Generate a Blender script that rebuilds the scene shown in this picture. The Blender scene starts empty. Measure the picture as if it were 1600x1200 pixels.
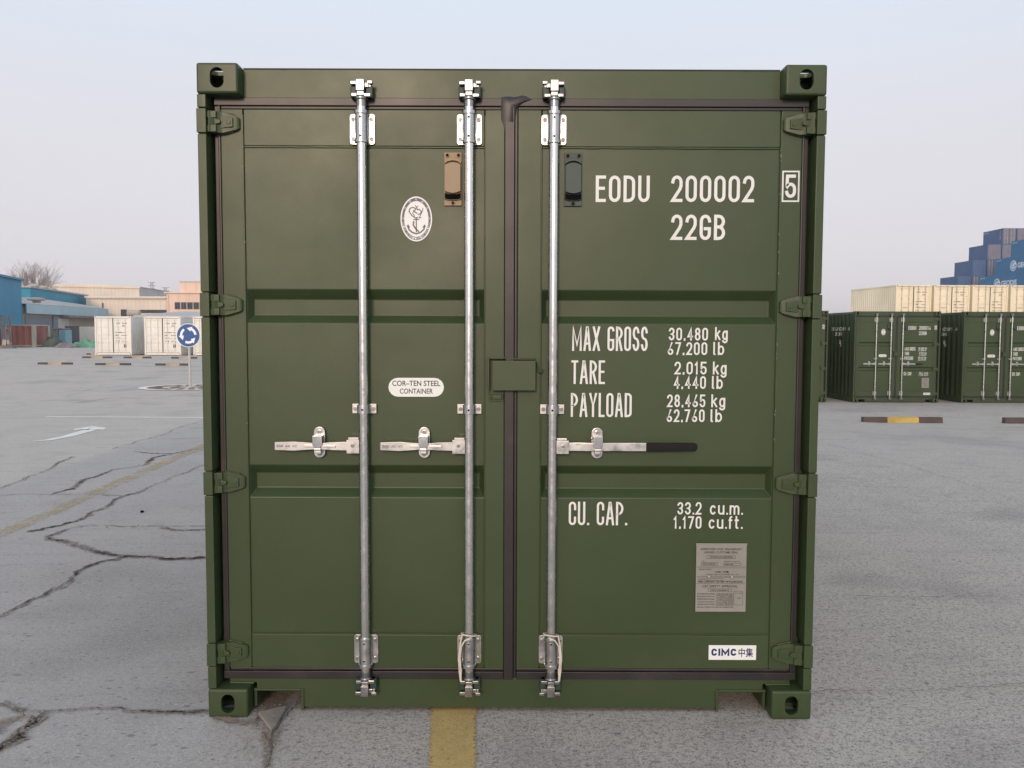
import bpy, bmesh, math, random
from mathutils import Vector, Matrix, noise

# ------------------------------------------------------------------ camera, sky, sun, exposure
SC = bpy.context.scene
COL = SC.collection
R = math.radians
CAM = Vector((0.005, -3.2745, 1.555))
PITCH, ROLL, FPX = 0.06075, 0.003326, 1300.0
FW = Vector((0, math.cos(PITCH), -math.sin(PITCH)))
_r = Vector((1, 0, 0)); _u = _r.cross(FW)
RI = _r * math.cos(ROLL) + _u * math.sin(ROLL)
UP = _u * math.cos(ROLL) - _r * math.sin(ROLL)
cd = bpy.data.cameras.new('camera'); cam = bpy.data.objects.new('camera', cd); COL.objects.link(cam)
cd.sensor_width = 36; cd.lens = 36 * FPX / 1600; cd.clip_start = 0.05; cd.clip_end = 8000
cam.matrix_world = Matrix(((RI.x, UP.x, -FW.x, CAM.x), (RI.y, UP.y, -FW.y, CAM.y), (RI.z, UP.z, -FW.z, CAM.z), (0, 0, 0, 1)))
SC.camera = cam
SUN_ELEV, SUN_AZ = 15, -9          # behind the camera, a touch to the left
wd = bpy.data.worlds.new("World"); SC.world = wd; wd.use_nodes = True
wn = wd.node_tree; wn.nodes.clear()
def WN(t, **k):
    n = wn.nodes.new(t)
    for a, b in k.items(): setattr(n, a, b)
    return n
sky = WN('ShaderNodeTexSky', sky_type='NISHITA', sun_disc=False, sun_elevation=R(SUN_ELEV), sun_rotation=R(180 + SUN_AZ),
         air_density=1.0, dust_density=6.0, ozone_density=1.0, altitude=0)
hs = WN('ShaderNodeHueSaturation'); hs.inputs['Saturation'].default_value = 0.35; hs.inputs['Value'].default_value = 1.0
tc = WN('ShaderNodeTexCoord'); sp = WN('ShaderNodeSeparateXYZ')
rp = WN('ShaderNodeValToRGB'); rp.color_ramp.interpolation = 'EASE'
e = rp.color_ramp.elements
e[0].position = 0.0; e[0].color = (8.7, 8.25, 8.5, 1)
e[1].position = 0.42; e[1].color = (7.9, 8.9, 10.2, 1)
m = e.new(0.17); m.color = (8.5, 8.35, 8.95, 1)
mx = WN('ShaderNodeMix', data_type='RGBA'); mx.inputs[0].default_value = 0.88
bg = WN('ShaderNodeBackground'); bg.inputs[1].default_value = 0.1
ow = WN('ShaderNodeOutputWorld')
L = wn.links.new
L(sky.outputs[0], hs.inputs['Color']); L(tc.outputs['Generated'], sp.inputs[0]); L(sp.outputs['Z'], rp.inputs[0])
nz_ = WN('ShaderNodeTexNoise'); nz_.inputs['Scale'].default_value = 2.2; nz_.inputs['Detail'].default_value = 5
mp_ = WN('ShaderNodeMapping'); mp_.inputs['Scale'].default_value = (1, 1, 3.2); L(tc.outputs['Generated'], mp_.inputs[0]); L(mp_.outputs[0], nz_.inputs['Vector'])
mr_ = WN('ShaderNodeMapRange'); mr_.inputs[1].default_value = .3; mr_.inputs[2].default_value = .7; mr_.inputs[3].default_value = .985; mr_.inputs[4].default_value = 1.015; L(nz_.outputs[0], mr_.inputs[0])
vm_ = WN('ShaderNodeVectorMath', operation='SCALE'); L(rp.outputs[0], vm_.inputs[0]); L(mr_.outputs[0], vm_.inputs['Scale'])
L(hs.outputs[0], mx.inputs[6]); L(vm_.outputs[0], mx.inputs[7]); L(mx.outputs[2], bg.inputs[0]); L(bg.outputs[0], ow.inputs[0])
sd = bpy.data.lights.new('sun', 'SUN'); sd.energy = 1.9; sd.angle = R(13); sd.color = (1.0, 0.73, 0.54)
sun = bpy.data.objects.new('sun', sd); COL.objects.link(sun)
sdir = Vector((math.sin(R(SUN_AZ)) * math.cos(R(SUN_ELEV)), -math.cos(R(SUN_AZ)) * math.cos(R(SUN_ELEV)), math.sin(R(SUN_ELEV))))
sun.rotation_euler = sdir.to_track_quat('Z', 'Y').to_euler(); sun.location = (0, -20, 30)
SC.view_settings.view_transform = 'Standard'; SC.view_settings.look = 'None'
SC.view_settings.exposure = 0.0; SC.view_settings.gamma = 1.0
SC.render.engine = 'CYCLES'
SC.cycles.max_bounces = 6; SC.cycles.diffuse_bounces = 3; SC.cycles.transparent_max_bounces = 12
try: SC.cycles.use_denoising = True
except Exception: pass
random.seed(7)

# ------------------------------------------------------------------ helpers
def sstep(a, b, x):
    t = min(1, max(0, (x - a) / (b - a))); return t * t * (3 - 2 * t)
def gz(x, y):                                    # the yard dips gently away to the right
    return -0.38 * sstep(1.8, 8.5, x) * sstep(2, 17, y)
def ray(u, v): return FW + RI * ((u - 800) / FPX) - UP * ((v - 600) / FPX)
def on_ground(u, v):
    d = ray(u, v); z = 0.0
    for _ in range(25):
        t = (z - CAM.z) / d.z; p = CAM + d * t; z = z * .5 + gz(p.x, p.y) * .5
    return Vector((p.x, p.y, gz(p.x, p.y)))
def at(u, v, D):
    d = ray(u, v); return CAM + d * (D / d.y)

def flat_normals(o):                             # keeps the big faces flat beside rounded edges
    w = o.modifiers.new('normals', 'WEIGHTED_NORMAL'); w.keep_sharp = True; w.weight = 90

class MB:
    def __init__(s): s.v = []; s.f = []; s.m = []
    def add(s, vs, fs, m=0):
        b = len(s.v); s.v += [Vector(p) for p in vs]
        for f in fs: s.f.append([i + b for i in f]); s.m.append(m)
    def box(s, x0, x1, y0, y1, z0, z1, m=0):
        s.add([(x0,y0,z0),(x1,y0,z0),(x1,y1,z0),(x0,y1,z0),(x0,y0,z1),(x1,y0,z1),(x1,y1,z1),(x0,y1,z1)],
              [(3,2,1,0),(4,5,6,7),(0,1,5,4),(1,2,6,5),(2,3,7,6),(3,0,4,7)], m)
    def prism(s, poly, y0, y1, m=0, ax='y'):     # outline in (x,z), counter-clockwise seen from the front
        n = len(poly)
        P = (lambda a, b, c: (a, c, b)) if ax == 'y' else ((lambda a, b, c: (c, a, b)) if ax == 'x' else (lambda a, b, c: (a, b, c)))
        vs = [P(a, b, y0) for a, b in poly] + [P(a, b, y1) for a, b in poly]
        fs = [tuple(range(n)), tuple(range(2*n-1, n-1, -1))] + [(i, i+n, (i+1) % n + n, (i+1) % n) for i in range(n)]
        s.add(vs, fs, m)
    def tube(s, path, r, n=10, m=0, caps=True):
        path = [Vector(p) for p in path]; k = len(path)
        rr = r if isinstance(r, (list, tuple)) else [r] * k
        vs = []; up = None
        for i, p in enumerate(path):
            a = path[max(0, i-1)]; b = path[min(k-1, i+1)]; d = b - a
            if d.length < 1e-9: d = Vector((0, 0, 1))
            d.normalize()
            if up is None:
                up = Vector((0, 1, 0)) if abs(d.y) < .9 else Vector((1, 0, 0))
            sx = d.cross(up)
            if sx.length < 1e-6: sx = d.orthogonal()
            sx.normalize(); up = sx.cross(d)
            for j in range(n):
                t = 2 * math.pi * j / n
                vs.append(p + (sx * math.cos(t) + up * math.sin(t)) * rr[i])
        fs = [(i*n+j, i*n+(j+1) % n, (i+1)*n+(j+1) % n, (i+1)*n+j) for i in range(k-1) for j in range(n)]
        if caps: fs += [tuple(range(n-1, -1, -1)), tuple((k-1)*n+j for j in range(n))]
        s.add(vs, fs, m)
    def rod(s, a, b, r, n=12, m=0): s.tube([a, b], r, n, m)
    def turned(s, x, y, prof, n=18, m=0):        # stepped vertical turning: (z, radius)
        s.tube([(x, y, z) for z, _ in prof], [q for _, q in prof], n, m)
    def disc(s, c, r, y0, y1, n=16, m=0, rz=None):
        rz = rz or r
        s.prism([(c[0] + r*math.cos(2*math.pi*i/n), c[1] + rz*math.sin(2*math.pi*i/n)) for i in range(n)], y0, y1, m)
    def build(s, name, mats, parent=None, bevel=0, seg=2, smooth=38, loc=None, recalc=True):
        me = bpy.data.meshes.new(name); bm = bmesh.new()
        bv = [bm.verts.new(p) for p in s.v]
        for f, mi in zip(s.f, s.m):
            try: q = bm.faces.new([bv[i] for i in f]); q.material_index = mi
            except ValueError: pass
        if recalc: bmesh.ops.recalc_face_normals(bm, faces=bm.faces[:])
        if bevel:
            es = [q for q in bm.edges if len(q.link_faces) == 2 and q.calc_face_angle(0) > R(30)]
            bmesh.ops.bevel(bm, geom=es, offset=bevel, segments=seg, affect='EDGES', clamp_overlap=True, profile=.5)
        if smooth:
            for f in bm.faces: f.smooth = True
            for q in bm.edges:
                q.smooth = len(q.link_faces) == 2 and q.calc_face_angle(0) < R(smooth)
        bm.to_mesh(me); bm.free()
        for q in (mats if isinstance(mats, (list, tuple)) else [mats]): me.materials.append(q)
        o = bpy.data.objects.new(name, me); COL.objects.link(o)
        if parent: o.parent = parent
        if loc: o.location = loc
        if bevel: flat_normals(o)
        return o

def tag(o, label=None, cat=None, group=None, kind=None):
    if label: o['label'] = label
    if cat: o['category'] = cat
    if group: o['group'] = group
    if kind: o['kind'] = kind
    return o
def thing(name, label, cat, loc=(0, 0, 0), rz=0, group=None):
    o = bpy.data.objects.new(name, None); COL.objects.link(o); o.location = loc; o.rotation_euler = (0, 0, rz)
    o.empty_display_size = .2
    return tag(o, label, cat, group)
def copy_tree(o, parent=None):
    c = o.copy(); COL.objects.link(c)
    if parent: c.parent = parent
    for ch in list(o.children): copy_tree(ch, c)
    return c
def sub(o, name):
    for c in o.children:
        if c.name.split('.')[0] == name: return c
        q = sub(c, name)
        if q: return q

# ------------------------------------------------------------------ materials
class NT:
    def __init__(s, name):
        s.mat = bpy.data.materials.new(name); s.mat.use_nodes = True; s.t = s.mat.node_tree; s.t.nodes.clear()
        s.out = s.n('ShaderNodeOutputMaterial'); s.b = s.n('ShaderNodeBsdfPrincipled'); s.l(s.b.outputs[0], s.out.inputs[0])
        s.tc = s.n('ShaderNodeTexCoord')
    def n(s, t, **k):
        q = s.t.nodes.new(t)
        for a, b in k.items(): setattr(q, a, b)
        return q
    def l(s, a, b): s.t.links.new(a, b)
    def val(s, x, sock):
        if hasattr(x, 'links'): s.l(x, sock)
        else: sock.default_value = x
    def noise(s, scale, detail=3, rough=.55, vec=None, dist=0):
        q = s.n('ShaderNodeTexNoise'); q.inputs['Scale'].default_value = scale; q.inputs['Detail'].default_value = detail
        q.inputs['Roughness'].default_value = rough; q.inputs['Distortion'].default_value = dist
        s.l(vec or s.tc.outputs['Object'], q.inputs['Vector']); return q.outputs[0]
    def scaled(s, v, vec=None):
        q = s.n('ShaderNodeMapping'); q.inputs['Scale'].default_value = v; s.l(vec or s.tc.outputs['Object'], q.inputs[0]); return q.outputs[0]
    def math(s, op, a, b=0.0, clamp=False):
        q = s.n('ShaderNodeMath', operation=op, use_clamp=clamp); s.val(a, q.inputs[0]); s.val(b, q.inputs[1]); return q.outputs[0]
    def rng(s, x, a, b, c=0.0, d=1.0):
        q = s.n('ShaderNodeMapRange', interpolation_type='SMOOTHSTEP'); s.val(x, q.inputs[0])
        for i, w in enumerate((a, b, c, d)): q.inputs[i+1].default_value = w
        return q.outputs[0]
    def mix(s, f, a, b, blend='MIX'):
        q = s.n('ShaderNodeMix', data_type='RGBA', blend_type=blend); s.val(f, q.inputs[0])
        for w, i in ((a, 6), (b, 7)):
            if hasattr(w, 'links'): s.l(w, q.inputs[i])
            else: q.inputs[i].default_value = tuple(w) + ((1,) if len(w) == 3 else ())
        return q.outputs[2]
    def bump(s, h, strength=.2, dist=.01):
        q = s.n('ShaderNodeBump'); q.inputs['Strength'].default_value = strength; q.inputs['Distance'].default_value = dist
        s.l(h, q.inputs['Height']); s.l(q.outputs[0], s.b.inputs['Normal']); return q
    def set(s, **k):
        for a, w in k.items():
            sk = s.b.inputs[a.replace('_', ' ')]; s.val(w if not (isinstance(w, tuple) and len(w) == 3) else w + (1,), sk)
        return s.mat
def mul(c, f): return tuple(x * f for x in c)
def paint(name, c, rough=.45, var=.12, vs=1.3, fine=.05, metal=0.0, bump=.02, bs=220, dist=.002, ior=1.5, dirt=None, dirt_amt=.3, wave=0.0):
    t = NT(name)
    a = t.mix(t.rng(t.noise(vs, 4), .3, .7), mul(c, 1 - var), mul(c, 1 + var))
    a = t.mix(fine, a, t.mix(t.noise(40, 3), (0, 0, 0), mul(c, 2.2)))
    if dirt:
        a = t.mix(t.math('MULTIPLY', t.rng(t.noise(3.1, 6, .7), .52, .78), dirt_amt), a, dirt)
    if wave: t.bump(t.math('ADD', t.noise(bs, 2), t.math('MULTIPLY', t.noise(2.6, 2), wave)), bump, dist)
    else: t.bump(t.noise(bs, 2), bump, dist)
    return t.set(Base_Color=a, Roughness=t.rng(t.noise(2.2, 4), .2, .8, rough - .06, rough + .06), Metallic=metal, IOR=ior)
GREEN = paint('green_paint', (.0355, .059, .0215), .425, .08, .9, .05, bump=.10, bs=140, dirt=(.062, .072, .040), dirt_amt=.30, ior=1.46, wave=14.0)
GREEN_DARK = paint('dark_green_plastic', (.020, .046, .040), .5, .05)
BEIGE = paint('beige_plastic', (.30, .22, .13), .5, .06)
RUBBER = paint('black_brown_rubber', (.018, .016, .0175), .42, .15, 6, dirt=(.09, .075, .07), dirt_amt=.3)
BLACK = paint('black_sleeve', (.006, .006, .007), .5, .05, ior=1.3)
HOLE = paint('dark_hole', (.006, .006, .006), .95, .05, ior=1.15)
LETTER = paint('cream_vinyl', (.72, .74, .72), .5, .03, 5)
WHITE_FILM = paint('white_film', (.76, .79, .78), .45, .02)
NAVY_INK = paint('navy_ink', (.012, .022, .11), .5, .03)
GREY_INK = paint('grey_ink', (.13, .115, .15), .5, .03)
DARK_INK = paint('dark_ink', (.014, .014, .015), .5, .03)
PLATE = paint('engraved_plate', (.30, .295, .27), .42, .08, 8, metal=.3, bump=.06)
ROPE = paint('white_cord', (.66, .6, .52), .8, .08, 20, bump=.4, bs=500)
PRIMER = paint('bare_primer', (.20, .21, .17), .7, .2, 30)
SEAL = paint('dark_edge_strip', (.014, .017, .02), .6, .1)  # plain dark colour for the strip on the header's top edge
def galv(name, c, r0, r1):
    t = NT(name)
    v = t.n('ShaderNodeTexVoronoi'); v.inputs['Scale'].default_value = 90; t.l(t.tc.outputs['Object'], v.inputs['Vector'])
    g = t.mix(.14, t.mix(t.noise(11, 5, .65), mul(c, .74), mul(c, 1.12)), t.math('FRACT', t.math('MULTIPLY', v.outputs['Distance'], 7.3)), 'SOFT_LIGHT')
    t.bump(t.noise(45, 3), .07, .002)
    return t.set(Base_Color=g, Metallic=1.0, Roughness=t.rng(t.noise(30, 4), .25, .75, r0, r1))
GALV = galv('galvanised_rod', (.76, .75, .73), .16, .32)
ZINC = galv('zinc_hardware', (.56, .57, .58), .24, .46)
CAST = galv('cast_zinc', (.36, .37, .38), .24, .44)
CHROME = galv('polished_zinc', (.80, .81, .82), .07, .2)
BOLT = galv('dull_bolt', (.25, .25, .25), .45, .6)

# the ground sheet: old concrete, bluish and smooth to the left, coarser elsewhere
t = NT('yard_concrete')
geo = t.n('ShaderNodeNewGeometry'); P = geo.outputs['Position']
sx = t.n('ShaderNodeSeparateXYZ'); t.l(P, sx.inputs[0]); X, Y = sx.outputs[0], sx.outputs[1]
warp = t.math('MULTIPLY', t.math('SUBTRACT', t.noise(.55, 4, .6, P), .5), 1.6)
A, B = on_ground(0, 764), on_ground(262, 680)
nx, ny = -(B.y - A.y), (B.x - A.x); ln = math.hypot(nx, ny); nx, ny = nx/ln, ny/ln
edge = t.math('ADD', t.math('ADD', t.math('MULTIPLY', X, nx), t.math('MULTIPLY', Y, ny)), t.math('MULTIPLY', warp, .35))
far_m = t.rng(edge, A.x*nx + A.y*ny - .1, A.x*nx + A.y*ny + .25)          # beyond the old joint: paler, warmer slab
right_m = t.rng(t.math('ADD', X, warp), -1.7, -.2)
blot = t.noise(.42, 6, .62, P); big = t.noise(.12, 5, .55, P); mid = t.noise(1.6, 5, .6, P); fine = t.noise(38, 4, .7, P); vfine = t.noise(130, 4, .75, P)
stre = t.noise(1.0, 6, .7, t.scaled((1.6, 7, 1), P))
base = t.mix(far_m, (.365, .350, .345), (.47, .44, .40))
base = t.mix(right_m, base, (.455, .425, .388))
base = t.mix(t.math('MULTIPLY', t.rng(big, .35, .7), .45), base, (.45, .43, .41))
base = t.mix(t.math('MULTIPLY', t.rng(t.math('ADD', Y, t.math('MULTIPLY', warp, 2.0)), 10, 17), .55), base, (.50, .455, .415))
base = t.mix(t.math('MULTIPLY', t.rng(blot, .52, .66), .5), base, (.235, .222, .21))
base = t.mix(t.math('MULTIPLY', t.rng(blot, .47, .32), .5), base, (.47, .445, .41))
base = t.mix(t.math('MULTIPLY', t.rng(mid, .45, .75), .35), base, (.28, .266, .254))
base = t.mix(t.math('MULTIPLY', t.rng(stre, .5, .70), .45), base, (.27, .255, .245))
base = t.mix(t.math('MULTIPLY', t.rng(fine, .47, .64), t.math('ADD', .22, t.math('MULTIPLY', right_m, .26))), base, (.15, .138, .127))
base = t.mix(t.math('MULTIPLY', t.rng(t.noise(52, 3, .6, t.scaled((1, 1.7, 1), P)), .55, .68), t.math('ADD', .18, t.math('MULTIPLY', right_m, .42))), base, (.10, .092, .085))
base = t.mix(t.math('MULTIPLY', t.rng(t.noise(47, 3, .6, t.scaled((1, 1.5, 1), P)), .56, .70), .45), base, (.60, .565, .52))
base = t.mix(t.math('MULTIPLY', t.rng(vfine, .50, .66), t.math('ADD', .40, t.math('MULTIPLY', right_m, .45))), base, (.085, .078, .072))
base = t.mix(t.math('MULTIPLY', t.rng(t.noise(95, 3, .6, P), .56, .70), .55), base, (.58, .55, .51))
def specks(scale, lo, hi, keep, stretch=(1, 1, 1)):
    v = t.n('ShaderNodeTexVoronoi', feature='F1'); v.inputs['Scale'].default_value = scale
    w = t.n('ShaderNodeVectorMath', operation='ADD'); t.l(t.scaled(stretch, P), w.inputs[0])
    nz = t.n('ShaderNodeTexNoise'); nz.inputs['Scale'].default_value = scale * 1.7; t.l(P, nz.inputs['Vector'])
    q = t.n('ShaderNodeVectorMath', operation='SCALE'); q.inputs['Scale'].default_value = .5 / scale; t.l(nz.outputs['Color'], q.inputs[0]); t.l(q.outputs[0], w.inputs[1])
    t.l(w.outputs[0], v.inputs['Vector'])
    s3 = t.n('ShaderNodeSeparateColor'); t.l(v.outputs['Color'], s3.inputs[0])
    return t.math('MULTIPLY', t.rng(v.outputs['Distance'], lo, hi, 1, 0), t.math('LESS_THAN', s3.outputs[0], keep))
sA = specks(9, .08, .20, .26, (1, 1.5, 1)); sB = specks(24, .14, .30, .30, (1, 1.6, 1)); sC = specks(70, .2, .38, .35)
base = t.mix(t.math('MULTIPLY', sA, .62), base, (.115, .112, .12))
base = t.mix(t.math('MULTIPLY', sB, .55), base, (.10, .096, .095))
base = t.mix(t.math('MULTIPLY', sC, t.math('MULTIPLY', right_m, .6)), base, (.09, .085, .08))
hgt = t.math('ADD', t.math('MULTIPLY', vfine, .5), t.math('SUBTRACT', t.math('MULTIPLY', fine, .6), t.math('MULTIPLY', sC, .5)))
t.bump(hgt, .35, .006)
GROUND = t.set(Base_Color=base, Roughness=.85)

def worn(name, c, lo, hi, under=(0, 0, 0), scale=9, edge=None):   # paint or dirt lying on the ground, worn through in places
    t = NT(name); geo = t.n('ShaderNodeNewGeometry'); P = geo.outputs['Position']
    uv = t.n('ShaderNodeUVMap'); s3 = t.n('ShaderNodeSeparateXYZ'); t.l(uv.outputs[0], s3.inputs[0])
    e1 = t.math('SUBTRACT', 1.0, t.math('ABSOLUTE', t.math('SUBTRACT', t.math('MULTIPLY', s3.outputs[1], 2.0), 1.0)))  # 0 at the edge, 1 mid
    nn = t.math('ADD', t.math('MULTIPLY', t.math('SUBTRACT', t.noise(scale, 6, .7, P), .5), 1.7), t.math('ADD', .6, t.math('MULTIPLY', t.math('SUBTRACT', t.noise(scale*8, 4, .7, P), .5), 1.5)))
    if edge is not None: nn = t.math('ADD', nn, t.math('MULTIPLY', t.rng(e1, 0, edge), .5))
    a = t.rng(nn, lo, hi)
    col = t.mix(t.noise(scale*1.3, 5, .7, P), mul(c, .72), mul(c, 1.25))
    col = t.mix(t.math('MULTIPLY', t.rng(t.noise(130, 3, .6, P), .5, .68), .5), col, mul(c, .4))
    t.bump(t.noise(90, 4, .7, P), .4, .006)
    m = t.set(Base_Color=col, Roughness=.85, Alpha=a)
    return m
YELLOW_LINE = worn('yellow_road_paint', (.48, .35, .14), .34, .86, edge=.26, scale=7)
YELLOW_FADED = worn('faded_yellow_paint', (.50, .38, .21), .78, 1.75, edge=.55, scale=3)
WHITE_LINE = worn('white_road_paint', (.74, .73, .70), .30, .72, edge=.2, scale=4)
WHITE_FAINT = worn('faint_white_paint', (.5, .49, .47), .8, 1.15, edge=.5, scale=3)
DIRT = worn('crack_dirt', (.27, .22, .175), .70, 1.35, edge=.75, scale=10)
CRACK = worn('crack_core', (.095, .078, .068), .50, 1.0, edge=.4, scale=10)

# ------------------------------------------------------------------ ground and its markings
def axis(lo, hi, steps):
    out = [lo]
    for a, b, n in steps:
        out += [a + (b - a) * i / n for i in range(n)]
    return out + [hi]
xs = axis(-4000, 4000, [(-400, -30, 8), (-30, 0, 8), (0, 12, 24), (12, 60, 8), (60, 400, 5), (400, 1500, 2)])
ys = axis(-300, 6000, [(-20, 0, 4), (0, 20, 26), (20, 100, 10), (100, 600, 5), (600, 3000, 3)])
g = MB()
for y in ys:
    for x in xs: g.v.append(Vector((x, y, gz(x, y))))
n = len(xs)
for j in range(len(ys)-1):
    for i in range(n-1): g.f.append([j*n+i, j*n+i+1, (j+1)*n+i+1, (j+1)*n+i]); g.m.append(0)
tag(g.build('ground', GROUND), kind='structure')

def strip_mesh(paths, h):
    """paths: lists of (Vector, half width); returns verts, faces, uvs"""
    vs, fs, uv = [], [], []
    for path in paths:
        b = len(vs); k = len(path)
        for i, (p, w) in enumerate(path):
            d = path[min(k-1, i+1)][0] - path[max(0, i-1)][0]; d.z = 0
            d = d.normalized() if d.length > 1e-9 else Vector((1, 0, 0))
            nrm = Vector((-d.y, d.x, 0))
            for s in (-1, 1):
                q = p + nrm * w * s; q.z = gz(q.x, q.y) + h; vs.append(q); uv.append((i / max(1, k-1), (s + 1) / 2))
        for i in range(k-1): fs.append((b+2*i, b+2*i+2, b+2*i+3, b+2*i+1))
    return vs, fs, uv
def sheet(name, paths, h, mat_):
    vs, fs, uv = strip_mesh(paths, h)
    me = bpy.data.meshes.new(name); me.from_pydata(vs, [], fs); lay = me.uv_layers.new(name='uv')
    for lp in me.loops: lay.data[lp.index].uv = uv[lp.vertex_index]
    me.materials.append(mat_); o = bpy.data.objects.new(name, me); COL.objects.link(o)
    return tag(o, kind='structure')
def resample(pts, step, jit, w0):
    out = []
    for (a, wa), (b, wb) in zip(pts[:-1], pts[1:]):
        k = max(1, int((b - a).length / step))
        for i in range(k): out.append((a.lerp(b, i / k), wa + (wb - wa) * i / k))
    out.append(pts[-1])
    res = []
    for i, (p, w) in enumerate(out):
        nz = noise.noise(p * 2.3) * .7 + noise.noise(p * 9.1) * .6 + noise.noise(p * 31) * .5
        dv = Vector((noise.noise(p * 3.1 + Vector((9, 0, 0))), noise.noise(p * 3.1 + Vector((0, 7, 0))), 0)) * jit
        dv += Vector((noise.noise(p * 14 + Vector((3, 0, 0))), noise.noise(p * 14 + Vector((0, 5, 0))), 0)) * jit * .6
        dv += Vector((noise.noise(p * 41 + Vector((3, 0, 0))), noise.noise(p * 41 + Vector((0, 5, 0))), 0)) * jit * .45
        res.append((p + dv, max(.15, 1 + .8 * nz) * w * w0))
    return res
CR = [  # photographed joints and cracks: (points in the picture with half width in metres), dirt, core
    ([(-30,1104,.012),(0,1107,.012),(40,1112,.014),(107,1111,.010),(213,1108,.010),(268,1110,.016),(290,1113,.028),(332,1113,.032),(352,1112,.02)], 1.0, .30),
    ([(72,1113,.012),(45,1132,.03),(27,1145,.035),(12,1157,.04),(-20,1178,.04)], 1.2, .65),
    ([(20,1113,.01),(48,1121,.014),(40,1133,.012)], .8, .5),
    ([(-20,970,.016),(0,963,.016),(20,953,.018),(63,932,.018),(80,920,.02),(110,906,.026),(143,883,.04),(173,875,.04),(190,870,.03)], 1.0, .42),
    ([(190,870,.05),(230,872,.045),(270,874,.04),(320,873,.045),(350,873,.04)], 1.3, .22),
    ([(190,868,.02),(160,864,.05),(143,863,.04),(110,853,.03),(90,846,.03),(73,840,.03)], 1.1, .3),
    ([(73,840,.03),(87,833,.026),(110,826,.02),(140,822,.02),(200,823,.012),(260,823,.014),(335,823,.02)], 1.0, .45),
    ([(250,826,.02),(275,829,.03),(310,829,.03),(335,826,.02)], 1.0, .35),
    ([(43,831,.05),(66,827,.06),(100,820,.05),(124,813,.03),(142,801,.02),(165,791,.03),(192,775,.02),(217,769,.018),(247,755,.015),(272,745,.012),(330,722,.012)], .9, .5),
    ([(-20,776,.012),(33,773,.01),(82,773,.012),(153,773,.016),(192,775,.02)], .8, .5),
    ([(82,772,.03),(111,764,.045),(128,751,.04),(148,745,.025),(180,734,.014),(202,731,.014),(223,727,.02),(237,716,.05),(266,709,.02)], 1.1, .35),
    ([(-20,771,.012),(0,764,.012),(39,747,.014),(70,736,.014),(95,722,.03),(111,714,.03)], .8, .35),
    ([(210,706,.02),(245,709,.04),(270,709,.03),(305,703,.012),(330,703,.012)], .9, .5),
    ([(175,702,.012),(219,689,.014),(250,681,.012),(280,668,.012),(325,655,.012)], .7, .5),
    ([(237,686,.012),(275,686,.014),(335,686,.012)], .7, .6),
    ([(270,645,.014),(300,643,.014),(335,642,.014)], .5, .7),
    ([(110,631,.03),(140,627,.05),(170,622,.04),(240,623,.03),(320,613,.03)], .4, .5),
    ([(0,597,.04),(50,599,.05),(100,597,.03)], .3, .5), ([(20,589,.04),(60,589,.05)], .2, .5),
    ([(464,1092,.012),(450,1114,.012),(440,1132,.012),(432,1152,.012),(424,1180,.010),(414,1204,.010)], .0, .8),
    ([(396,1114,.010),(408,1134,.010),(424,1154,.012),(423,1182,.010)], .0, .55),
    ([(1262,1086,.005),(1330,1083,.005),(1420,1080,.005),(1500,1077,.004),(1640,1070,.005)], .0, 2.0),
    ([(1262,688,.018),(1370,687,.016),(1450,690,.014),(1640,690,.02)], .25, 1.2),
    ([(1280,690,.012),(1340,707,.012),(1420,728,.016),(1510,757,.014),(1600,786,.012)], .0, 1.3),
    ([(1350,934,.006),(1480,934,.008),(1560,932,.006)], .0, 1.2),
    ([(1300,640,.02),(1430,634,.03),(1640,632,.02)], .3, .25),
]
dirt, core = [], []
for pts, dw, cw in CR:
    p3 = [(on_ground(u, v), w) for u, v, w in pts]
    if dw: dirt.append(resample(p3, .022, .035, dw * .85)); dirt.append(resample([(p + Vector((.013, .009, 0)), w) for p, w in p3], .022, .055, dw * .7))
    if cw: core.append(resample(p3, .012, .030, cw * (.22 if pts[0][1] > 845 else .13)))
# bare earth where the slab has broken up by the near left casting
dirt.append([(on_ground(436, 1076), .115), (on_ground(428, 1096), .12), (on_ground(424, 1116), .085), (on_ground(424, 1140), .055), (on_ground(423, 1160), .042), (on_ground(420, 1180), .028), (on_ground(414, 1206), .02)])
dirt.append([(on_ground(336, 1122), .03), (on_ground(380, 1130), .04), (on_ground(405, 1128), .05)])
dirt.append([(on_ground(-10, 1150), .06), (on_ground(10, 1128), .05), (on_ground(40, 1118), .02)])
sheet('crack_dirt', dirt, .006, DIRT)
sheet('ground_crack', core, .009, CRACK)
def line(name, a, b, w, mat_, h=.004, n=24):
    pa, pb = on_ground(*a), on_ground(*b)
    sheet(name, [[(pa.lerp(pb, i / n), w) for i in range(n + 1)]], h, mat_)
sheet('yellow_road_line', [[(Vector((-.232 - .060*(y-.1), y, 0)), .094 + .02*min(.2, y)) for y in [-1.6 + .1*i for i in range(28)]]], .0045, YELLOW_LINE)
line('faded_yellow_line', (-40, 852), (345, 685), .125, YELLOW_FADED)
line('white_road_line', (72, 651.5), (420, 653), .065, WHITE_LINE)
line('white_road_line', (40, 651.5), (60, 651.5), .03, WHITE_FAINT)
line('white_road_line', (-60, 563.5), (150, 563.5), .35, WHITE_FAINT)
line('white_road_line', (70, 553), (90, 553), .16, WHITE_LINE)
ar = [on_ground(*p) for p in ((52,690),(75,688),(105,682),(130,675),(143,671.5))]
sheet('road_arrow', [[(ar[0], .03), (ar[1], .07), (ar[2], .085), (ar[3], .10), (ar[4], .11)],
      [(on_ground(117,672.5), .01), (on_ground(128,671), .16), (on_ground(141,669.2), .30), (on_ground(152,670.2), .16), (on_ground(162,671.6), .01)]], .0045, WHITE_LINE)
line('faint_white_mark', (100, 620), (160, 603), .05, WHITE_FAINT)
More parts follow.
